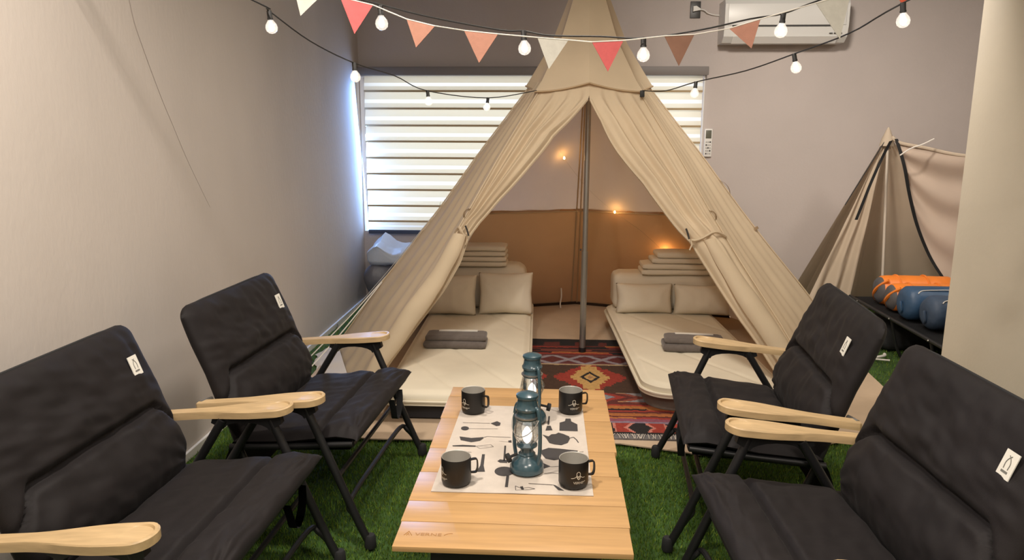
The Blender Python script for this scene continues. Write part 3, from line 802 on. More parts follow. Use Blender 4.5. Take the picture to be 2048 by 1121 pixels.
# ------------------------------------------------------------------ chairs
def make_chair():
    t = thing('camping_chair', '', 'chair', (0, 0, 0), 0, 'black folding armchairs around the low table')
    W2 = .315
    def pad(name, base, nrm, thick, seams, seed, taper, back=.012, nu=60, nv=52, lumb=None):
        bm = B()
        def cent(s):
            x = s*(len(base)-1); i = min(len(base)-2, int(x)); f = x-i
            return Vector(base[i]).lerp(Vector(base[i+1]), f)
        def edge(q): return max(0.0, 1-abs(q)**7)**.55
        def top(s, v):
            q = v*2-1
            w = taper(s)
            c = cent(s); p = Vector((c.x, q*w, c.z))
            b = edge(q)*edge(s*2-1)
            h = thick*b
            for s0 in seams:
                s1 = s0(q) if callable(s0) else s0
                h *= 1-.78*math.exp(-((s-s1)/.022)**2)
                h += .006*math.exp(-((s-s1)/.09)**2)*ns(q*6, s*3+seed)*b
            if lumb: h += lumb(s, q)*b
            h += b*.0055*ns(q*3.0+seed, s*8)+b*.0042*ns(q*9+s*6, s*5-q*3+seed)+b*.0035*ns(q*2.2-s*9, s*14+q*5+seed)
            # creases fanning from the two lower corners
            for sg in (-1, 1):
                dx, ds = (q-sg)*.5, s-.06
                an = math.atan2(ds, -dx*sg+1e-6); rr = math.hypot(dx, ds)
                h += .0065*math.sin(an*13+seed*sg)*math.exp(-rr*4.5)*b*sm(0, .1, rr)
            return p+nrm*h
        def bot(s, v):
            q = v*2-1; c = cent(s); b = edge(q)*edge(s*2-1)
            return Vector((c.x, q*taper(s), c.z))-nrm*back*b
        V1 = grid(bm, top, nu, nv)
        V2 = grid(bm, lambda s, v: bot(s, v), nu, nv)
        bmesh.ops.remove_doubles(bm, verts=bm.verts, dist=.0008)
        return obj(name, bm, m_fab, t, ang=75)
    # seat: front (x=-.035) to the hinge
    pad('seat_cushion', [(-.030, 0, .338), (-.10, 0, .342), (-.25, 0, .318), (-.43, 0, .305)], Vector((.12, 0, 1)).normalized(), .034,
        [lambda q: .47, lambda q: .955], 2.0, lambda s: W2+.012*math.exp(-(s/.05)**2)-.01*s, back=.022)
    nb = Vector((.94, 0, .34)).normalized()
    def btap(s):
        w = W2-.004
        if s > .92: w -= .045*(1-math.sqrt(max(0, 1-((s-.92)/.08)**2)))
        return w-.02*math.exp(-(s/.12)**2)
    pad('back_cushion', [(-.418, 0, .30), (-.452, 0, .40), (-.492, 0, .52), (-.53, 0, .61), (-.570, 0, .72)], nb, .036,
        [lambda q: .455-.16*sm(.72, 1.0, abs(q))], 5.0, btap, back=.034, nu=96, nv=70,
        lumb=lambda s, q: .028*math.exp(-((s-.24)/.16)**2)*(1-.35*abs(q)**4)+.008*math.exp(-((s-.62)/.12)**2))
    # piping along the top edge of the back
    bm = B(); pts = []
    for k in range(25):
        q = -1+2*k/24
        pts.append((-.570+.004, q*(W2-.03), .718-.03*abs(q)**10))
    tube(bm, pts, .005, 6); obj('top_piping', bm, m_fabd, t)
    # tubes
    for sg in (-1, 1):
        y = .335*sg
        bm = B(); tube(bm, [(0, y, .012), (-.030, y, .075), (-.180, y, .440)], .0125, 12)
        l = obj('front_leg', bm, m_black, t)
        bm = B(); lathe(bm, [(.0165, .0), (.018, .006), (.0165, .035), (.013, .042)], (0.002, y, 0), 14); obj('foot_cap', bm, m_fabd, l)
        y2 = .322*sg
        bm = B(); tube(bm, [(-.595, y2, .012), (-.55, y2, .065), (-.315, y2, .438)], .0125, 12)
        l = obj('rear_leg', bm, m_black, t)
        bm = B(); lathe(bm, [(.0165, .0), (.018, .006), (.0165, .035), (.013, .042)], (-.595, y2, 0), 14); obj('foot_cap', bm, m_fabd, l)
        # bracket with arched underside
        bm = B(); out = [(-.150, .452), (-.345, .446), (-.352, .425), (-.330, .414)]
        for k in range(9):
            a = PI*k/8; out.append((-.250-.068*math.cos(a), .408+.022*math.sin(a)))
        out += [(-.165, .418), (-.145, .430)]
        prism(bm, [(x, y-.011, z) for x, z in out], (0, .022, 0)); obj('arm_bracket', bm, m_black, t, ang=30)
        # armrest: paddle outline with a sunken round dish
        bm = B(); yo = .342*sg
        L0, L1 = -.118, -.505
        def hw(x):
            k = (L0-x)/(L0-L1)
            return lerp(.043, .0185, sm(.22, .72, k))
        out = []
        for k in range(13):
            a = -PI/2+PI*k/12
            out.append((L0-.040+.040*math.cos(a), .043*math.sin(a)))
        up = [(x, hw(x)) for x in np.linspace(L0-.06, L1, 14)]
        out = out+up+[(L1-.008, .010), (L1-.008, -.010)]+[(x, -w_) for x, w_ in up[::-1]]
        def zt(x): return .483+(x-L0)*.10
        th = .021
        ctr = (L0-.042, 0); cr = .033
        ring_o = [bm.verts.new((x, yo+w_, zt(x)-.003)) for x, w_ in out]
        ins = []
        for i, (x, w_) in enumerate(out):
            ins.append(bm.verts.new((x+( -.003 if x > L0-.02 else (.003 if x < L1 else 0)), yo+w_*.94, zt(x))))
        low = [bm.verts.new((x, yo+w_, zt(x)-th)) for x, w_ in out]
        n = len(out)
        for i in range(n):
            j = (i+1) % n
            bm.faces.new((ring_o[i], ring_o[j], ins[j], ins[i])); bm.faces.new((low[i], low[j], ring_o[j], ring_o[i]))
        bm.faces.new(low[::-1])
        K = 24
        d1 = [bm.verts.new((ctr[0]+cr*math.cos(2*PI*k/K), yo+cr*math.sin(2*PI*k/K), zt(ctr[0]+cr*math.cos(2*PI*k/K)))) for k in range(K)]
        d2 = [bm.verts.new((ctr[0]+cr*.93*math.cos(2*PI*k/K), yo+cr*.93*math.sin(2*PI*k/K), zt(ctr[0])-.0035)) for k in range(K)]
        for k in range(K): bm.faces.new((d1[k], d1[(k+1) % K], d2[(k+1) % K], d2[k]))
        bm.faces.new(d2)
        ee = [bm.edges.get((ins[i], ins[(i+1) % n])) for i in range(n)]+[bm.edges.get((d1[k], d1[(k+1) % K])) for k in range(K)]
        bmesh.ops.triangle_fill(bm, edges=ee, use_beauty=True)
        obj('armrest', bm, m_oak, t, ang=28)
        # seat rail and back frame
        bm = B(); tube(bm, [(-.05, .305*sg, .318), (-.25, .305*sg, .300), (-.44, .305*sg, .288)], .010, 10); obj('seat_rail', bm, m_black, t)
        bm = B(); tube(bm, smooth_path([(-.36, .290*sg, .13), (-.428, .285*sg, .30), (-.462, .275*sg, .40), (-.50, .268*sg, .52), (-.570, .26*sg, .690)], 4), .0095, 10); obj('back_frame', bm, m_black, t)
        bm = B(); tube(bm, [(-.505, .340*sg, .440), (-.490, .300*sg, .440)], .007, 8); obj('arm_pivot', bm, m_steel, t)
    # cross bars between the front legs, bent towards the seat at both ends
    bm = B(); tube(bm, smooth_path([(-.025, -.335, .062), (-.052, -.325, .100), (-.072, -.290, .125), (-.075, 0, .128), (-.072, .290, .125), (-.052, .325, .100), (-.025, .335, .062)], 5), .0082, 8); obj('front_stretcher', bm, m_black, t)
    bm = B(); tube(bm, [(-.092, -.335, .222), (-.092, .335, .222)], .0075, 8); obj('upper_stretcher', bm, m_black, t)
    bm = B(); tube(bm, [(-.055, -.305, .317), (-.055, .305, .317)], .010, 8); obj('seat_front_bar', bm, m_black, t)
    bm = B(); tube(bm, [(-.53, -.322, .095), (-.53, .322, .095)], .008, 8); obj('rear_stretcher', bm, m_black, t)
    # sagging fabric under the seat and the pocket below the back
    bm = B()
    grid(bm, lambda u, v: Vector((lerp(-.06, -.44, u), lerp(-.306, .306, v), .300-.022*u-.035*math.sin(PI*v)**.6*math.sin(PI*u))), 14, 14)
    bmesh.ops.solidify(bm, geom=bm.faces[:], thickness=.004); obj('seat_sling', bm, m_fabd, t)
    bm = B()
    grid(bm, lambda u, v: Vector((lerp(-.435, -.475, u)-.02*math.sin(PI*u), lerp(-.30, .30, v), lerp(.30, .10, u)+.008*ns(v*5, u*3))), 12, 14)
    bmesh.ops.solidify(bm, geom=bm.faces[:], thickness=.008); obj('back_pocket', bm, m_fabd, t)
    # webbing carry loop under the front edge
    bm = B(); path = smooth_path([(-.045, .20, .312), (-.040, .185, .275), (-.042, .165, .235), (-.045, .145, .222), (-.045, .125, .232), (-.042, .105, .27), (-.045, .09, .312)], 5)
    prev = None
    for p in path:
        q = (bm.verts.new(p+Vector((-.011, 0, 0))), bm.verts.new(p+Vector((.011, 0, 0))))
        if prev: bm.faces.new((prev[0], prev[1], q[1], q[0]))
        prev = q
    bmesh.ops.solidify(bm, geom=bm.faces[:], thickness=.003); obj('carry_strap', bm, m_fabd, t)
    # sewn label near the sitter's upper left corner
    c = Vector((-.5290, .215, .612)); ux = Vector((0, 1, 0)); uy = Vector((-.34, 0, .94)).normalized(); nn = Vector((.94, 0, .34)).normalized()
    c = c+nn*.0395
    def L_(a, b, h=0): return c+ux*a+uy*b+nn*h
    bm = B(); prism(bm, [L_(-.0185, -.027), L_(.0185, -.027), L_(.0185, .027), L_(-.0185, .027)], nn*.0022)
    lab = obj('sewn_label', bm, m_tag, t); lab['label'] = 'white sewn label with small grey print'
    bm = B()
    for sx_ in (-.005, .0055):
        pp = [L_(sx_*1.1, -.009, .0026), L_(sx_*1.25, .003, .0026), L_(sx_*.5, .012, .0026), L_(-sx_*.7, .018, .0026)]
        tube(bm, smooth_path(pp, 3), .0009, 4)
    prism(bm, [L_(-.009, -.017, .0022), L_(.009, -.017, .0022), L_(.009, -.0125, .0022), L_(-.009, -.0125, .0022)], nn*.0005)
    obj('label_print', bm, m_tagp, lab)
    return t
ch = make_chair()
ch.location = (-.522, 2.365, .010); ch.rotation_euler = (0, 0, rad(-3.5))
ch['label'] = 'black padded folding armchair on the left, beside the tipi door'
dup(ch, (-.622, 1.605, .010), rad(-2.0), 'black padded folding armchair in the left foreground, against the left wall')
dup(ch, (.385, 2.405, .010), rad(180-4.5), 'black padded folding armchair on the right, in front of the tipi')
dup(ch, (.362, 1.553, .010), rad(180+2.5), 'black padded folding armchair in the right foreground, cut by the frame')

# ------------------------------------------------------------------ low table
TZ = .35
tb = thing('low_table', 'low wooden camping table of pale planks between the chairs', 'table', (-.08, 2.0, 0))
ys = [1.479, 1.590, 1.690, 1.850, 2.005, 2.235, 2.434, 2.530]
pv = random.Random(7)
for i in range(len(ys)-1):
    a, b = ys[i]+.0011, ys[i+1]-.0011
    dx0, dx1 = pv.uniform(-.004, .004), pv.uniform(-.004, .004)
    bm = B(); xl = lerp(-.345, -.353, (a-1.479)/1.05); xr = .187
    box(bm, xl+dx0, xr+dx1, a, b, TZ-.013+pv.uniform(-.0006, .0004), TZ, .0014)
    o = obj('plank', bm, m_table, tb, world=True, ang=30)
bm = B()
for x in (-.28, .12): box(bm, x-.012, x+.012, 1.55, 2.46, TZ-.034, TZ-.0145, .002)
obj('top_rail', bm, m_black, tb, world=True)
for y0, y1 in ((1.52, 2.44), (2.44, 1.52)):
    for x in (-.26, .10):
        bm = B(); tube(bm, [(x+(.012 if y0 < y1 else -.012), y0, TZ-.03), (x+(.012 if y0 < y1 else -.012), y1, .022)], .010, 10); obj('leg', bm, m_black, tb, world=True)
for y in (1.52, 2.44):
    bm = B(); tube(bm, [(-.27, y, .022), (.11, y, .022)], .010, 10); obj('foot_bar', bm, m_black, tb, world=True)
bm = B(); box(bm, -.27, .11, 1.53, 1.545, .06, TZ-.02, .003); obj('end_panel', bm, m_fabd, tb, world=True)
# burnt mark on the front plank: tent emblem + word
bm = text_bm('VERNE', .0165)
bmesh.ops.scale(bm, vec=(1.25, 1, 1), verts=bm.verts)
lo = at_z(857, 1069, TZ)
bmesh.ops.translate(bm, verts=bm.verts, vec=(lo.x, lo.y-.008, TZ+.0006))
for (a, b) in (((-.0, 0), (.009, .017)), ((.018, 0), (.009, .017)), ((.006, 0), (.009, .009)), ((.012, 0), (.009, .009))):
    tube(bm, [(lo.x-.055+a[0], lo.y-.008+a[1], TZ+.0002), (lo.x-.055+b[0], lo.y-.008+b[1], TZ+.0002)], .0009, 4)
tube(bm, smooth_path([(lo.x+.036, lo.y-.004, TZ+.0002), (lo.x+.045, lo.y+.003, TZ+.0002), (lo.x+.055, lo.y+.004, TZ+.0002)], 3), .0009, 4)
obj('burnt_logo', bm, m_burn, tb, world=True, smooth=False)['label'] = 'faint burnt maker mark on the front plank'

# linen mat with printed utensils
mt = thing('table_mat', 'grey linen mat printed with cooking tools, laid on the table', 'mat', (-.095, 2.03, TZ))
c4 = [at_z(862, 985, TZ), at_z(1187, 994, TZ), at_z(1165, 818, TZ), at_z(925, 812, TZ)]
MT = TZ+.0026
bm = B()
def mfn(u, t):
    p = c4[0].lerp(c4[1], u).lerp(c4[3].lerp(c4[2], u), t)
    return Vector((p.x, p.y, MT+.0006*max(0, math.exp(-((u-.52)/.10)**2-(t/.05)**2))*1.5))
Vt = grid(bm, mfn, 40, 40)
rim = bmesh.ops.extrude_edge_only(bm, edges=[e for e in bm.edges if e.is_boundary])
for v in rim['geom']:
    if isinstance(v, bmesh.types.BMVert): v.co.z -= .0018
obj('cloth', bm, m_matc, mt, world=True)
def mp(X, Y):
    p = at_z(860+X/3.503, 690+Y/3.503, MT); return Vector((p.x, p.y, MT+.0010))
def pp(pts):
    b2 = bmesh.new(); vs = [b2.verts.new(mp(*p)) for p in pts]
    es = [b2.edges.new((vs[i], vs[(i+1) % len(vs)])) for i in range(len(vs))]
    bmesh.ops.triangle_fill(b2, edges=es, use_beauty=True)
    me = bpy.data.meshes.new('t'); b2.to_mesh(me); b2.free(); bm.from_mesh(me); bpy.data.meshes.remove(me)
def pl(pts, w):
    P = [mp(*p) for p in pts]; w = w/3.503/760
    for a, b in zip(P, P[1:]):
        d = (b-a).normalized(); s = Vector((-d.y, d.x, 0))*w/2
        bm.faces.new([bm.verts.new(q) for q in (a-s, b-s, b+s, a+s)])
def pe(x, y, rx, ry): pp([(x+rx*math.cos(2*PI*k/20), y+ry*math.sin(2*PI*k/20)) for k in range(20)])
bm = B(); pl([(230, 548), (420, 553)], 5); pp([(425, 553), (470, 538), (495, 550), (490, 568), (465, 572)])
obj('printed_utensil', bm, m_print, mt, world=True, smooth=False)
bm = B(); pe(245, 588, 28, 14); pl([(270, 590), (475, 591)], 4)
obj('printed_utensil', bm, m_print, mt, world=True, smooth=False)
bm = B(); pp([(207, 645), (290, 656), (372, 650), (375, 658), (350, 675), (290, 685), (215, 670)]); pl([(373, 653), (400, 645), (470, 648), (565, 651)], 5)
obj('printed_utensil', bm, m_print, mt, world=True, smooth=False)
bm = B(); pp([(157, 708), (230, 704), (320, 709), (320, 717), (160, 714)]); pl([(320, 712), (425, 702), (445, 718), (350, 730), (325, 716)], 3); pl([(330, 714), (440, 716)], 2)
obj('printed_utensil', bm, m_print, mt, world=True, smooth=False)
bm = B(); pl([(255, 753), (290, 756)], 4)
obj('printed_utensil', bm, m_print, mt, world=True, smooth=False)
bm = B(); pp([(365, 770), (385, 770), (376, 850), (385, 892), (325, 892), (352, 850)])
obj('printed_utensil', bm, m_print, mt, world=True, smooth=False)
bm = B(); pl([(527, 710), (520, 815)], 14); pp([(472, 818), (490, 806), (545, 813), (540, 830), (490, 828)])
obj('printed_utensil', bm, m_print, mt, world=True, smooth=False)
bm = B(); pe(520, 890, 68, 33); pl([(545, 920), (535, 1000)], 20)
obj('printed_utensil', bm, m_print, mt, world=True, smooth=False)
bm = B(); pl([(598, 992), (600, 1022), (700, 1018), (735, 1012), (690, 1003), (640, 1010), (598, 992)], 4); pp([(630, 998), (650, 994), (658, 1017), (640, 1018)])
obj('printed_utensil', bm, m_print, mt, world=True, smooth=False)
bm = B(); pl([(835, 503), (829, 562)], 15); pp([(820, 570), (845, 570), (858, 601), (809, 603)])
obj('printed_utensil', bm, m_print, mt, world=True, smooth=False)
bm = B(); pp([(908, 548), (945, 538), (950, 520), (985, 520), (990, 540), (1032, 560), (1035, 608), (907, 604)])
obj('printed_utensil', bm, m_print, mt, world=True, smooth=False)
bm = B(); pp([(787, 632), (830, 645), (850, 630), (880, 628), (900, 618), (935, 628), (975, 645), (980, 662), (965, 690), (920, 706), (870, 700), (835, 690), (815, 658)])
obj('printed_utensil', bm, m_print, mt, world=True, smooth=False)
bm = B(); pl([(976, 658), (1005, 650), (1026, 668), (1040, 688)], 8)
obj('printed_utensil', bm, m_print, mt, world=True, smooth=False)
bm = B(); pp([(765, 748), (830, 725), (900, 730), (1035, 745), (1035, 770), (930, 800), (870, 812), (810, 800)]); pl([(1033, 756), (1075, 752)], 5)
obj('printed_utensil', bm, m_print, mt, world=True, smooth=False)
bm = B(); pp([(785, 828), (845, 855), (790, 872)]); pl([(845, 857), (905, 855)], 4); pl([(800, 905), (850, 900), (905, 906)], 4)
obj('printed_utensil', bm, m_print, mt, world=True, smooth=False)
bm = B(); pl([(690, 975), (860, 985)], 6); pp([(860, 983), (880, 988), (940, 1025), (900, 1022)])
obj('printed_utensil', bm, m_print, mt, world=True, smooth=False)
bm = B(); pl([(485, 678), (570, 685)], 3); pp([(548, 675), (570, 671), (572, 688), (550, 686)])
obj('printed_utensil', bm, m_print, mt, world=True, smooth=False)
bm = B(); pl([(805, 458), (850, 456), (895, 470)], 3)
obj('printed_utensil', bm, m_print, mt, world=True, smooth=False)
MTOP = MT+.0024

# mugs
def make_mug(rz_h):
    t = thing('camping_mug', '', 'mug', (0, 0, 0), 0, 'black steel mugs')
    r, h = .0385, .073
    bm = B(); lathe(bm, [(r-.007, 0), (r-.002, .003), (r, .009), (r, h-.002), (r-.0008, h)], n=40, cap1=False); 
    obj('cup', bm, m_mug, t)
    bm = B(); lathe(bm, [(r-.0008, h), (r-.0022, h-.001), (r-.0024, h-.01), (r-.003, .008), (r-.010, .004)], n=40, cap0=False); obj('inner_wall', bm, m_inner, t)
    bm = B()
    ca, sa = math.cos(rz_h), math.sin(rz_h)
    pa = [(r-.002, .058), (r+.012, .059), (r+.017, .055), (r+.018, .035), (r+.015, .024), (r+.010, .022), (r-.002, .023)]
    path = smooth_path([(x*ca, x*sa, z) for x, z in pa], 4)
    tg = Vector((-sa, ca, 0)); prev = None
    for i, p in enumerate(path):
        d = (path[min(i+1, len(path)-1)]-path[max(0, i-1)]).normalized(); nn = tg.cross(d).normalized()
        q = [bm.verts.new(p+tg*a+nn*b) for a, b in ((-.005, -.0013), (.005, -.0013), (.005, .0013), (-.005, .0013))]
        if prev:
            for k in range(4): bm.faces.new((prev[k], prev[(k+1) % 4], q[(k+1) % 4], q[k]))
        prev = q
    obj('handle', bm, m_mug, t)
    return t, r
def logo(t, r, ang):
    """emblem and word wrapped round the mug at angle ang"""
    bm = text_bm('VERNE', .0088)
    bmesh.ops.translate(bm, verts=bm.verts, vec=(0, .0185, 0))
    bmesh.ops.subdivide_edges(bm, edges=[e for e in bm.edges if e.calc_length() > .004], cuts=2)
    def ln(pts, w):
        P = smooth_path([Vector((*p, 0)) for p in pts], 4)
        for a, b in zip(P, P[1:]):
            d = (b-a).normalized(); s = Vector((-d.y, d.x, 0))*w/2
            bm.faces.new([bm.verts.new(q) for q in (a-s, b-s, b+s, a+s)])
    ring = [(.0048*math.cos(a), .0445+.0062*math.sin(a)) for a in np.linspace(0, 2*PI, 13)]
    ln(ring, .0014)
    ln([(-.0035, .0415), (-.008, .0365), (-.015, .0335), (-.019, .0335)], .0013)
    ln([(.0035, .0415), (.008, .0365), (.014, .0345), (.018, .0350)], .0013)
    ln([(-.005, .0385), (-.002, .0330), (0, .0305), (.003, .0325), (.0055, .0385)], .0016)
    ln([(-.004, .0365), (.004, .0385)], .0011); ln([(-.003, .0345), (.004, .0355)], .0011)
    ln([(.013, .0215), (.017, .0235), (.020, .0235)], .0013)
    for v in bm.verts:
        x, z = v.co.x, v.co.y; a = ang+x/r
        v.co = Vector(((r+.0003)*math.cos(a), (r+.0003)*math.sin(a), z))
    obj('mug_logo', bm, m_logo, t, smooth=False)['label'] = 'pale printed emblem with a word below'
for (u, v, rh, la, lab) in [(1147, 979, rad(18), rad(-72), 'black steel mug at the front right of the table mat, handle to the right'),
                            (1141, 829, rad(15), rad(-74), 'black steel mug at the back right corner of the table mat'),
                            (945, 829, rad(-25), rad(-132), 'black steel mug at the back left of the table mat, emblem facing left'),
                            (910, 975, rad(20), rad(-150), 'black steel mug at the front left corner of the table mat')]:
    m_, r_ = make_mug(rh)
    p = at_z(u, v, MTOP)
    m_.location = (p.x, p.y+.028, MTOP); m_['label'] = lab
    logo(m_, r_, la)

# hurricane lanterns
def make_lantern():
    t = thing('hurricane_lantern', '', 'lantern', (0, 0, 0), 0, 'hurricane lanterns')
    bm = B(); lathe(bm, [(.040, 0), (.0455, .004), (.046, .014), (.043, .024), (.036, .034), (.024, .043), (.021, .047)], n=36); obj('fuel_tank', bm, m_teal, t)
    bm = B(); lathe(bm, [(.021, .046), (.023, .050), (.017, .056), (.018, .068), (.028, .072), (.028, .076), (.012, .078)], n=28)
    obj('burner', bm, m_teal, t)
    bm = B(); lathe(bm, [(.019, .075), (.029, .090), (.035, .107), (.034, .124), (.028, .141), (.023, .150)], n=36, cap0=False, cap1=False); obj('glass_globe', bm, m_glass, t)
    bm = B(); lathe(bm, [(.003, .078), (.009, .084), (.0135, .098), (.013, .108), (.007, .120), (.001, .126)], n=20); obj('glowing_core', bm, m_lampl, t)
    bm = B(); lathe(bm, [(.026, .146), (.030, .149), (.030, .156), (.027, .160), (.027, .172), (.031, .174), (.032, .180), (.028, .186), (.0265, .194), (.025, .206)], n=32); obj('chimney', bm, m_teal, t)
    bm = B(); lathe(bm, [(.022, .204), (.0285, .207), (.030, .211), (.029, .2155), (.020, .220), (.006, .222), (.001, .2235)], n=32); obj('chimney_cap', bm, m_teal, t)
    for sg in (-1, 1):
        bm = B(); ax = Vector((sg*.80, -sg*.60, 0))
        path = smooth_path([ax*.036+Vector((0, 0, .028)), ax*.043+Vector((0, 0, .06)), ax*.044+Vector((0, 0, .10)), ax*.042+Vector((0, 0, .15)), ax*.036+Vector((0, 0, .178)), ax*.026+Vector((0, 0, .184))], 5)
        tube(bm, path, .0052, 10); obj('air_tube', bm, m_teal, t)
    bm = B(); ax = Vector((.80, -.60, 0))
    pts = [ax*(.043*math.cos(a))+Vector((-.6, -.8, 0))*(.043*math.sin(a)*.85)+Vector((0, 0, .160-.052*math.sin(a))) for a in np.linspace(0, PI, 20)]
    tube(bm, pts, .0011, 6); obj('wire_bail', bm, m_steel, t)
    bm = B(); tube(bm, [(-.026, -.012, .052), (-.050, -.024, .045)], .004, 8); tube(bm, [(-.044, -.021, .046), (-.052, -.025, .0435)], .0125, 14); obj('wick_knob', bm, m_fabd, t)
    bm = B(); lathe(bm, [(.029, .152), (.0335, .1535), (.0335, .1565), (.029, .158)], n=32); obj('globe_collar', bm, m_steel, t)
    bm = B()
    for k in range(4):
        a = k*PI/2+.5; tube(bm, [(.025*math.cos(a), .025*math.sin(a), .078), (.0375*math.cos(a), .0375*math.sin(a), .107), (.029*math.cos(a), .029*math.sin(a), .146)], .0009, 5)
    obj('globe_guard', bm, m_steel, t)
    return t
ln = make_lantern()
p = at_z(1053, 948, MTOP); ln.location = (p.x, p.y+.02, MTOP)
ln['label'] = 'teal hurricane lantern with clear globe, the nearer one on the mat'
dup(ln, (-.060, 2.215, MTOP), rad(160), 'teal hurricane lantern standing behind the nearer lantern')

# ------------------------------------------------------------------ string lights and bunting
def bulb(parent, p, tilt=(0, 0)):
    p = Vector(p)
    bm = B(); lathe(bm, [(.006, .002), (.0075, 0), (.0075, -.018), (.0085, -.020), (.0085, -.024), (.006, -.026)], (0, 0, 0), 12)
    s = obj('bulb_socket', bm, m_cable, parent)
    s.location = p-parent.location; s.rotation_euler = (tilt[0], tilt[1], 0)
    bm = B(); lathe(bm, [(.006, -.024), (.0095, -.029), (.0158, -.038), (.0178, -.047), (.0158, -.056), (.009, -.0625), (.002, -.0645)], (0, 0, 0), 20); obj('bulb_glass', bm, m_bulbg, s)
    bm = B(); lathe(bm, [(.002, -.030), (.006, -.036), (.0085, -.046), (.0070, -.054), (.002, -.058)], (0, 0, 0), 12); obj('bulb_filament', bm, m_fil, s)
sa_ = thing('string_lights', 'black cable of globe bulbs strung nearest, above the table', 'string lights', (-.05, 2.15, 1.5))
D1 = 2.05
bul = [at_d(760, 12, D1), at_d(1047, 62, D1), at_d(1287, 76, D1), at_d(1567, 27, D1)]
path = [Vector((-1.395, 1.95, 1.95)), at_d(560, -52, D1), at_d(650, -22, D1), at_d(715, -3, D1), bul[0]+Vector((0, 0, .004)), at_d(860, 34, D1), at_d(1000, 60, D1), bul[1], at_d(1100, 71, D1), at_d(1200, 73, D1), bul[2], at_d(1400, 60, D1), at_d(1500, 38, D1), bul[3], at_d(1640, 0, D1), Vector((1.1, 2.25, 1.74)), Vector((1.825, 2.4, 2.1))]
bm = B(); tube(bm, smooth_path(path, 5), .0023, 6); obj('cable', bm, m_cable, sa_, world=True)
for b_ in bul: bulb(sa_, b_, (rad(random.uniform(-5, 5)), rad(random.uniform(-6, 6))))
sb = thing('string_lights', 'black cable of globe bulbs running back from the left wall to the tipi', 'string lights', (-.5, 3.0, 1.5))
bul = [at_d(538, 22, 2.2), at_d(708, 126, 2.55), at_d(855, 182, 3.3), at_d(976, 196, 3.75)]
clipL = ridge('FL', 1.44)+Vector((-.01, -.02, .01))
path = [Vector((-1.395, 2.0, 1.85)), at_d(500, -2, 2.12)]+[bul[0], at_d(620, 82, 2.36), bul[1], at_d(790, 152, 2.9), bul[2], bul[3], clipL]
bm = B(); tube(bm, smooth_path(path, 5), .0023, 6); obj('cable', bm, m_cable, sb, world=True)
for b_ in bul: bulb(sb, b_, (rad(random.uniform(-8, 8)), rad(random.uniform(-8, 8))))
sc_ = thing('string_lights', 'black cable of globe bulbs running from the tipi to the right wall', 'string lights', (.8, 3.0, 1.5))
clipR = ridge('FR', 1.44)+Vector((.01, -.03, .01))
bul = [at_d(1392, 164, 3.1), at_d(1588, 108, 2.5), at_d(1806, 6, 2.0)]
path = [clipR, at_d(1330, 182, 3.5), bul[0], at_d(1490, 142, 2.8), bul[1], at_d(1700, 66, 2.2), bul[2], Vector((1.3, 2.15, 1.78)), Vector((1.825, 2.2, 2.05))]
bm = B(); tube(bm, smooth_path(path, 5), .0023, 6); obj('cable', bm, m_cable, sc_, world=True)
for i, b_ in enumerate(bul): bulb(sc_, b_, (rad(random.uniform(-6, 6)), rad([4, -14, -8][i])))
bm = B(); p = clipR+Vector((0, -.005, -.012)); box(bm, p.x-.010, p.x+.012, p.y-.008, p.y+.008, p.z-.020, p.z+.012, .003); obj('spring_clip', bm, m_cable, sc_, world=True)

bt = thing('bunting', 'felt pennant bunting in white, pink and brown strung above the table', 'bunting', (-.05, 2.12, 1.5))
D2 = 2.03
pens = [('white', (588, -22), (642, -8), (601, 32)), ('pink', (680, -6), (746, 10), (709, 68)), ('salmon', (813, 38), (870, 52), (832, 95)),
        ('salmon', (928, 61), (996, 68), (958, 126)), ('white', (1075, 75), (1137, 80), (1098, 138)), ('pink', (1184, 84), (1247, 81), (1216, 143)),
        ('brown', (1329, 72), (1389, 69), (1358, 132)), ('salmon', (1458, 57), (1521, 38), (1503, 97)), ('white', (1632, 6), (1702, -14), (1680, 78)), ('red', (1786, -26), (1836, -34), (1806, 12))]
cord = [Vector((-1.395, 2.0, 1.92)), at_d(500, -45, D2)]
for k, a, b, c in pens:
    tw = 0.02 if k in ('salmon',) else -.012
    A, Bq, Cq = at_d(*a, D2+tw), at_d(*b, D2-tw), at_d(*c, D2)
    nrm = (Bq-A).cross(Cq-A).normalized()*.0014
    bm = B(); prism(bm, [A, Bq, Cq], nrm)
    o = obj('pennant', bm, m_pen(k), bt, world=True, smooth=False); o['label'] = k+' felt pennant'
    cord += [A, Bq]
cord += [Vector((1.825, 2.1, 2.0))]
bm = B(); tube(bm, cord, .0017, 6); obj('cord', bm, m_cord, bt, world=True)

# ------------------------------------------------------------------ plastic bags in the far left corner
gb = thing('storage_bag', 'grey plastic bag with crumpled white top in the back left corner', 'bag', (-1.16, 5.14, 0))
bm = B(); soft(bm, (-1.09, 5.12, .015), (.46, .36, .36), .9, 12, .05, 6, 2); obj('lower_bag', bm, m_bagd, gb, world=True, ang=60)
bm = B(); soft(bm, (-1.07, 5.10, .33), (.42, .32, .13), .9, 12, .05, 8, 5)
for v in bm.verts:
    if v.co.z > .38: v.co.z += .07*max(0, 1-abs(v.co.x+1.20)/.09)
obj('bag_top', bm, m_bagw, gb, world=True, ang=60)

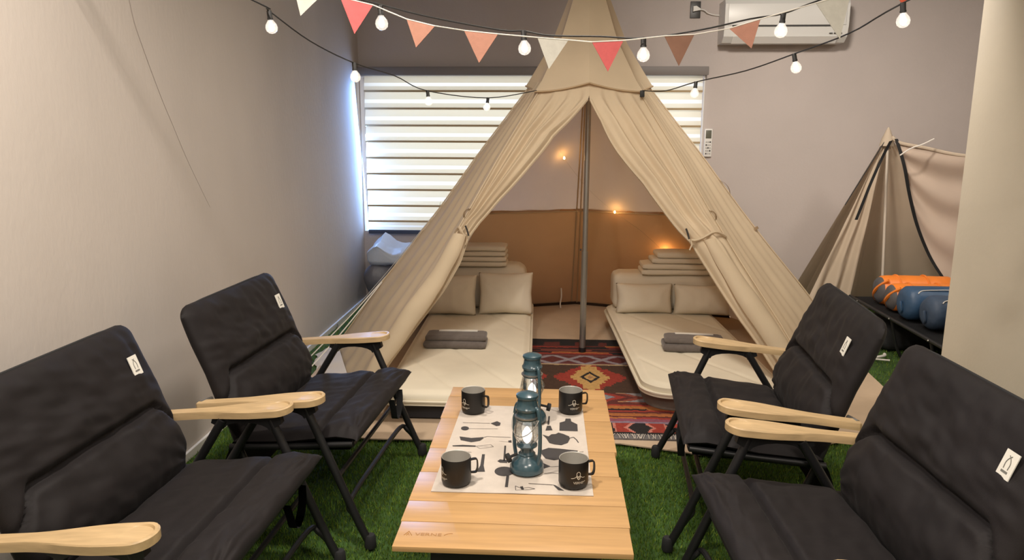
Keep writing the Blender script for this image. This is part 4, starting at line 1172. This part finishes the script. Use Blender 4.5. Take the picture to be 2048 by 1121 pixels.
# ------------------------------------------------------------------ second tent in the alcove
t2 = thing('small_tent', 'small beige canvas tent with black zips in the right alcove', 'tent', (2.2, 4.9, 0))
A2 = at_y(1776, 268, 4.9)
def fan(name, g0, g1, seed, m=m_canvas2, folds=4, amp=.02, apex=None, nu=44, nv=30, z1=None):
    bm = B(); g0, g1 = Vector(g0), Vector(g1); ap = Vector(apex) if apex else A2
    n = (g1-g0).cross(ap-g0).normalized()
    if n.y > 0: n = -n
    def fn(u, t):
        p = ap.lerp(g0.lerp(g1, u), t)
        return p+n*(amp*t*math.sin(PI*u)**.5*(math.sin(2*PI*folds*u+seed+1.3*ns(t*2.5, seed))*.6+.9*ns(u*folds*2, t*2.2, seed)))
    grid(bm, fn, nu, nv)
    return obj(name, bm, m, t2, world=True, ang=80)
G = [(1.50, 4.98, .012), (1.72, 5.25, .012), (2.15, 5.33, .012), (3.25, 5.30, .012)]
fan('left_wall', G[0], G[1], 1, folds=2, amp=.014)
fan('back_wall', G[1], G[2], 2, folds=4, amp=.016)
fan('back_wall', G[2], G[3], 3, folds=4, amp=.012)
# left door flap, folded back and hanging in loose pleats
fl = [at_y(1752, 330, 4.86), at_y(1720, 400, 4.84), at_y(1690, 470, 4.80), at_y(1668, 540, 4.76), at_y(1650, 590, 4.72)]
bm = B()
def flapfn(u, t):
    a = A2.lerp(Vector((1.60, 4.86, .012)), t); b = A2.lerp(Vector((1.90, 4.86, .012)), t)
    p = a.lerp(b, u)
    return p+Vector((0, -1, .2))*(.028*t*math.sin(2*PI*2.2*u+.8+1.5*ns(t*3, 5))+.02*t*ns(u*6, t*5, 3))
grid(bm, flapfn, 36, 40); obj('door_flap', bm, m_canvas2, t2, world=True, ang=80)
def strip(name, path, w, m, par):
    bm = B(); prev = None
    P = smooth_path(path, 6)
    for i, p in enumerate(P):
        q = [bm.verts.new(p+Vector((-w/2, 0, 0))), bm.verts.new(p+Vector((w/2, -.004, 0)))]
        if prev: bm.faces.new((prev[0], prev[1], q[1], q[0]))
        prev = q
    bmesh.ops.solidify(bm, geom=bm.faces[:], thickness=.004)
    return obj(name, bm, m, par, world=True)
m_zip = mat('black_zip', (.014, .013, .013), .6)
strip('zip', [A2+Vector((.01, -.03, -.04)), at_y(1762, 320, 4.72), at_y(1742, 365, 4.70), at_y(1728, 400, 4.69), at_y(1712, 440, 4.68)], .017, m_zip, t2)
# canopy panel falling from the ridge to the right
ridge2 = [A2+Vector((.02, -.02, -.02)), at_y(1800, 286, 4.84), at_y(1850, 296, 4.76), at_y(1932, 312, 4.62), Vector((2.75, 4.35, 1.10)), Vector((3.25, 4.05, 1.12))]
rp = smooth_path(ridge2, 8)
zipp = [A2+Vector((.03, -.04, -.03)), at_y(1806, 330, 4.80), at_y(1817, 390, 4.77), at_y(1832, 450, 4.74), at_y(1856, 510, 4.69), at_y(1884, 556, 4.62), at_y(1905, 585, 4.58), Vector((2.70, 4.40, .18)), Vector((3.2, 4.2, .05))]
zp = smooth_path(zipp, 8)
bm = B()
def canf(u, t):
    a = rp[min(len(rp)-1, int(u*(len(rp)-1)))]; b = zp[min(len(zp)-1, int(u*(len(zp)-1)))]
    x = u*(len(rp)-1); i = min(len(rp)-2, int(x)); a = rp[i].lerp(rp[i+1], x-i)
    x = u*(len(zp)-1); i = min(len(zp)-2, int(x)); b = zp[i].lerp(zp[i+1], x-i)
    p = a.lerp(b, t)
    return p+Vector((.2, 1, .2)).normalized()*(.06*math.sin(PI*t)*u**.6+.018*math.sin(2*PI*3*t+6*u)*sm(0, .3, u))
grid(bm, canf, 60, 30); obj('canopy', bm, mat('canvas_pink', (.54, .43, .345), .85, noise_amt=.05, noise_scale=5, bump=.08, bump_scale=400, translucent=.2), t2, world=True, ang=80)
bm = B(); tube(bm, rp, .011, 8); obj('ridge_hem', bm, m_canvas2, t2, world=True)
strip('zip', [p+Vector((0, -.012, 0)) for p in zipp[:-1]], .020, m_zip, t2)
bm = B(); tube(bm, [(2.165, 4.90, .012), A2+Vector((0, 0, .03))], .0085, 10); obj('tent_pole', bm, mat('pale_pole', (.62, .55, .46), .4), t2, world=True)
bm = B(); lathe(bm, [(.045, -.075), (.034, -.03), (.02, .004), (.012, .025), (.004, .04)], A2, 14); obj('apex_cap', bm, m_canvas2, t2, world=True)
bm = B(); tube(bm, smooth_path([at_y(1800, 311, 4.66), at_y(1822, 297, 4.64), at_y(1845, 289, 4.64), at_y(1868, 278, 4.66)], 4), .0045, 6); obj('tie_cord', bm, m_cord, t2, world=True)
bm = B(); tube(bm, smooth_path([A2+Vector((-.01, -.02, -.02)), at_y(1740, 330, 4.86), at_y(1690, 410, 4.80)], 5), .003, 6); obj('guy_cord', bm, m_cable, t2, world=True)

# cot with sleeping bags
ct = thing('camping_cot', 'low black camping cot in the right alcove under the sleeping bags', 'cot', (2.2, 4.1, 0))
CX0, CX1, CY0, CY1, CZ = 1.865, 2.55, 3.54, 4.66, .25
bm = B()
grid(bm, lambda u, t: Vector((lerp(CX0, CX1, u), lerp(CY0, CY1, t), CZ-.006-.010*math.sin(PI*u)*math.sin(PI*t))), 16, 24)
bmesh.ops.solidify(bm, geom=bm.faces[:], thickness=.006); obj('sling', bm, m_cotf, ct, world=True)
for x in (CX0, CX1):
    bm = B(); tube(bm, [(x, CY0-.02, CZ-.008), (x, CY1+.02, CZ-.008)], .0105, 10); obj('side_rail', bm, m_black, ct, world=True)
for y in (CY0+.12, (CY0+CY1)/2, CY1-.12):
    bm = B(); tube(bm, smooth_path([(CX0+.005, y, CZ-.02), (CX0+.06, y, .05), (CX0+.14, y, .02), (CX1-.14, y, .02), (CX1-.06, y, .05), (CX1-.005, y, CZ-.02)], 5), .008, 8); obj('leg', bm, m_black, ct, world=True)
    bm = B(); lathe(bm, [(.004, -.003), (.006, 0), (.004, .003)], (CX0-.0115, y, CZ-.008), 10, axis='x'); obj('rivet', bm, m_steel, ct, world=True)
bm = B(); soft(bm, (2.11, 4.42, .012), (.46, .34, .16), .7, 8, .02, 6, 9); o = obj('stuff_sack', bm, m_cotf, ang=60)
tag(o, 'black stuff sack pushed under the camping cot', 'bag')
def sleeping_bag(label, x0, y, r, ln_, body, endm, strap, seed, group):
    z = CZ-.002+r*.93
    t = thing('sleeping_bag', label, 'sleeping bag', (x0, y, CZ), 0, group)
    wob = lambda a, h: .05*ns(math.cos(a)*1.5+seed, math.sin(a)*1.5, h*9)-.05*max(0, -math.sin(a))**3
    bm = B(); prof = [(r*.90, .0), (r*.985, .012), (r, .04), (r*.99, ln_*.35), (r*1.0, ln_*.7), (r*.97, ln_-.03), (r*.80, ln_-.004)]
    lathe(bm, prof, (x0, y, z), 36, axis='x', wob=wob, cap0=False); obj('body', bm, body, t, world=True, ang=60)
    bm = B(); lathe(bm, [(r*.90, .0), (r*.80, -.012), (r*.5, -.022), (r*.1, -.020)], (x0, y, z), 36, axis='x', wob=wob, cap0=False); obj('end_panel', bm, endm, t, world=True, ang=60)
    if strap == 'cross':
        bm = B()
        pts = [(x0-.024+.03*(q**2), y-r*.98*q*.75, z+r*.98*q*.72) for q in np.linspace(-1.15, 1.15, 12)]
        tube(bm, pts, .010, 6); obj('compression_strap', bm, m_orange, t, world=True)
        for h in (.09, .25):
            bm = B(); tube(bm, [(x0+h, y+r*1.02*math.cos(a), z+r*1.02*math.sin(a)) for a in np.linspace(-.2, PI+.2, 20)], .006, 5); obj('band', bm, m_orange, t, world=True)
    else:
        bm = B(); tube(bm, smooth_path([(x0-.018, y, z), (x0-.032, y-.02, z+.01), (x0-.028, y-.03, z-.03), (x0-.02, y-.01, z-.05)], 4), .007, 6); obj('drawstring', bm, endm, t, world=True)
        bm = B(); tube(bm, smooth_path([(x0+.03, y-r*.75, z+r*.72), (x0+.06, y-r*.60, z+r*.86), (x0+.16, y-r*.55, z+r*.90), (x0+.22, y-r*.55, z+r*.90)], 4), .0028, 5); obj('white_cord', bm, m_cord, t, world=True)
    return t
sleeping_bag('orange sleeping bag with grey end, the farther of the orange pair on the cot', 1.945, 4.46, .088, .42, m_orange, m_grey_n, 'cross', 1, 'sleeping bags on the cot')
sleeping_bag('orange sleeping bag with grey end, beside the blue bags on the cot', 1.935, 4.275, .082, .45, m_orange, m_grey_n, 'cross', 2, 'sleeping bags on the cot')
sleeping_bag('bright blue rolled sleeping bag in the middle of the cot', 1.92, 4.075, .096, .50, m_blue, m_blue, 'knot', 3, 'sleeping bags on the cot')
sleeping_bag('dark blue rolled sleeping bag nearest the wall edge on the cot', 1.945, 3.865, .092, .48, m_blued, m_blued, 'knot', 4, 'sleeping bags on the cot')

# pegs lying on the turf, pale pouch at the cot end
bm = B(); p = Vector((1.80, 4.10, .018)); tube(bm, smooth_path([p+Vector((-.05, -.02, 0)), p, p+Vector((.06, .02, .006)), p+Vector((.07, .045, .008))], 4), .008, 8)
tube(bm, [p+Vector((-.05, -.02, 0)), p+Vector((.06, -.05, 0))], .005, 8)
tag(obj('tent_peg', bm, m_cord), 'pale forked tent peg lying on the turf behind the right chairs', 'peg')
bm = B(); soft(bm, (1.945, 3.545, .012), (.12, .10, .20), .9, 8, .02, 9, 4)
tag(obj('canvas_pouch', bm, mat('pale_canvas', (.62, .52, .40), .9), ang=60), 'pale canvas pouch standing at the near end of the cot', 'pouch')
bm = B(); p = at_z(405, 917, .012); lathe(bm, [(.004, 0), (.011, .004), (.013, .008), (.006, .016)], (p.x, p.y, .008), 10)
tag(obj('paper_scrap', bm, m_cord, ang=60), 'small crumpled white scrap on the turf by the left wall', 'scrap')
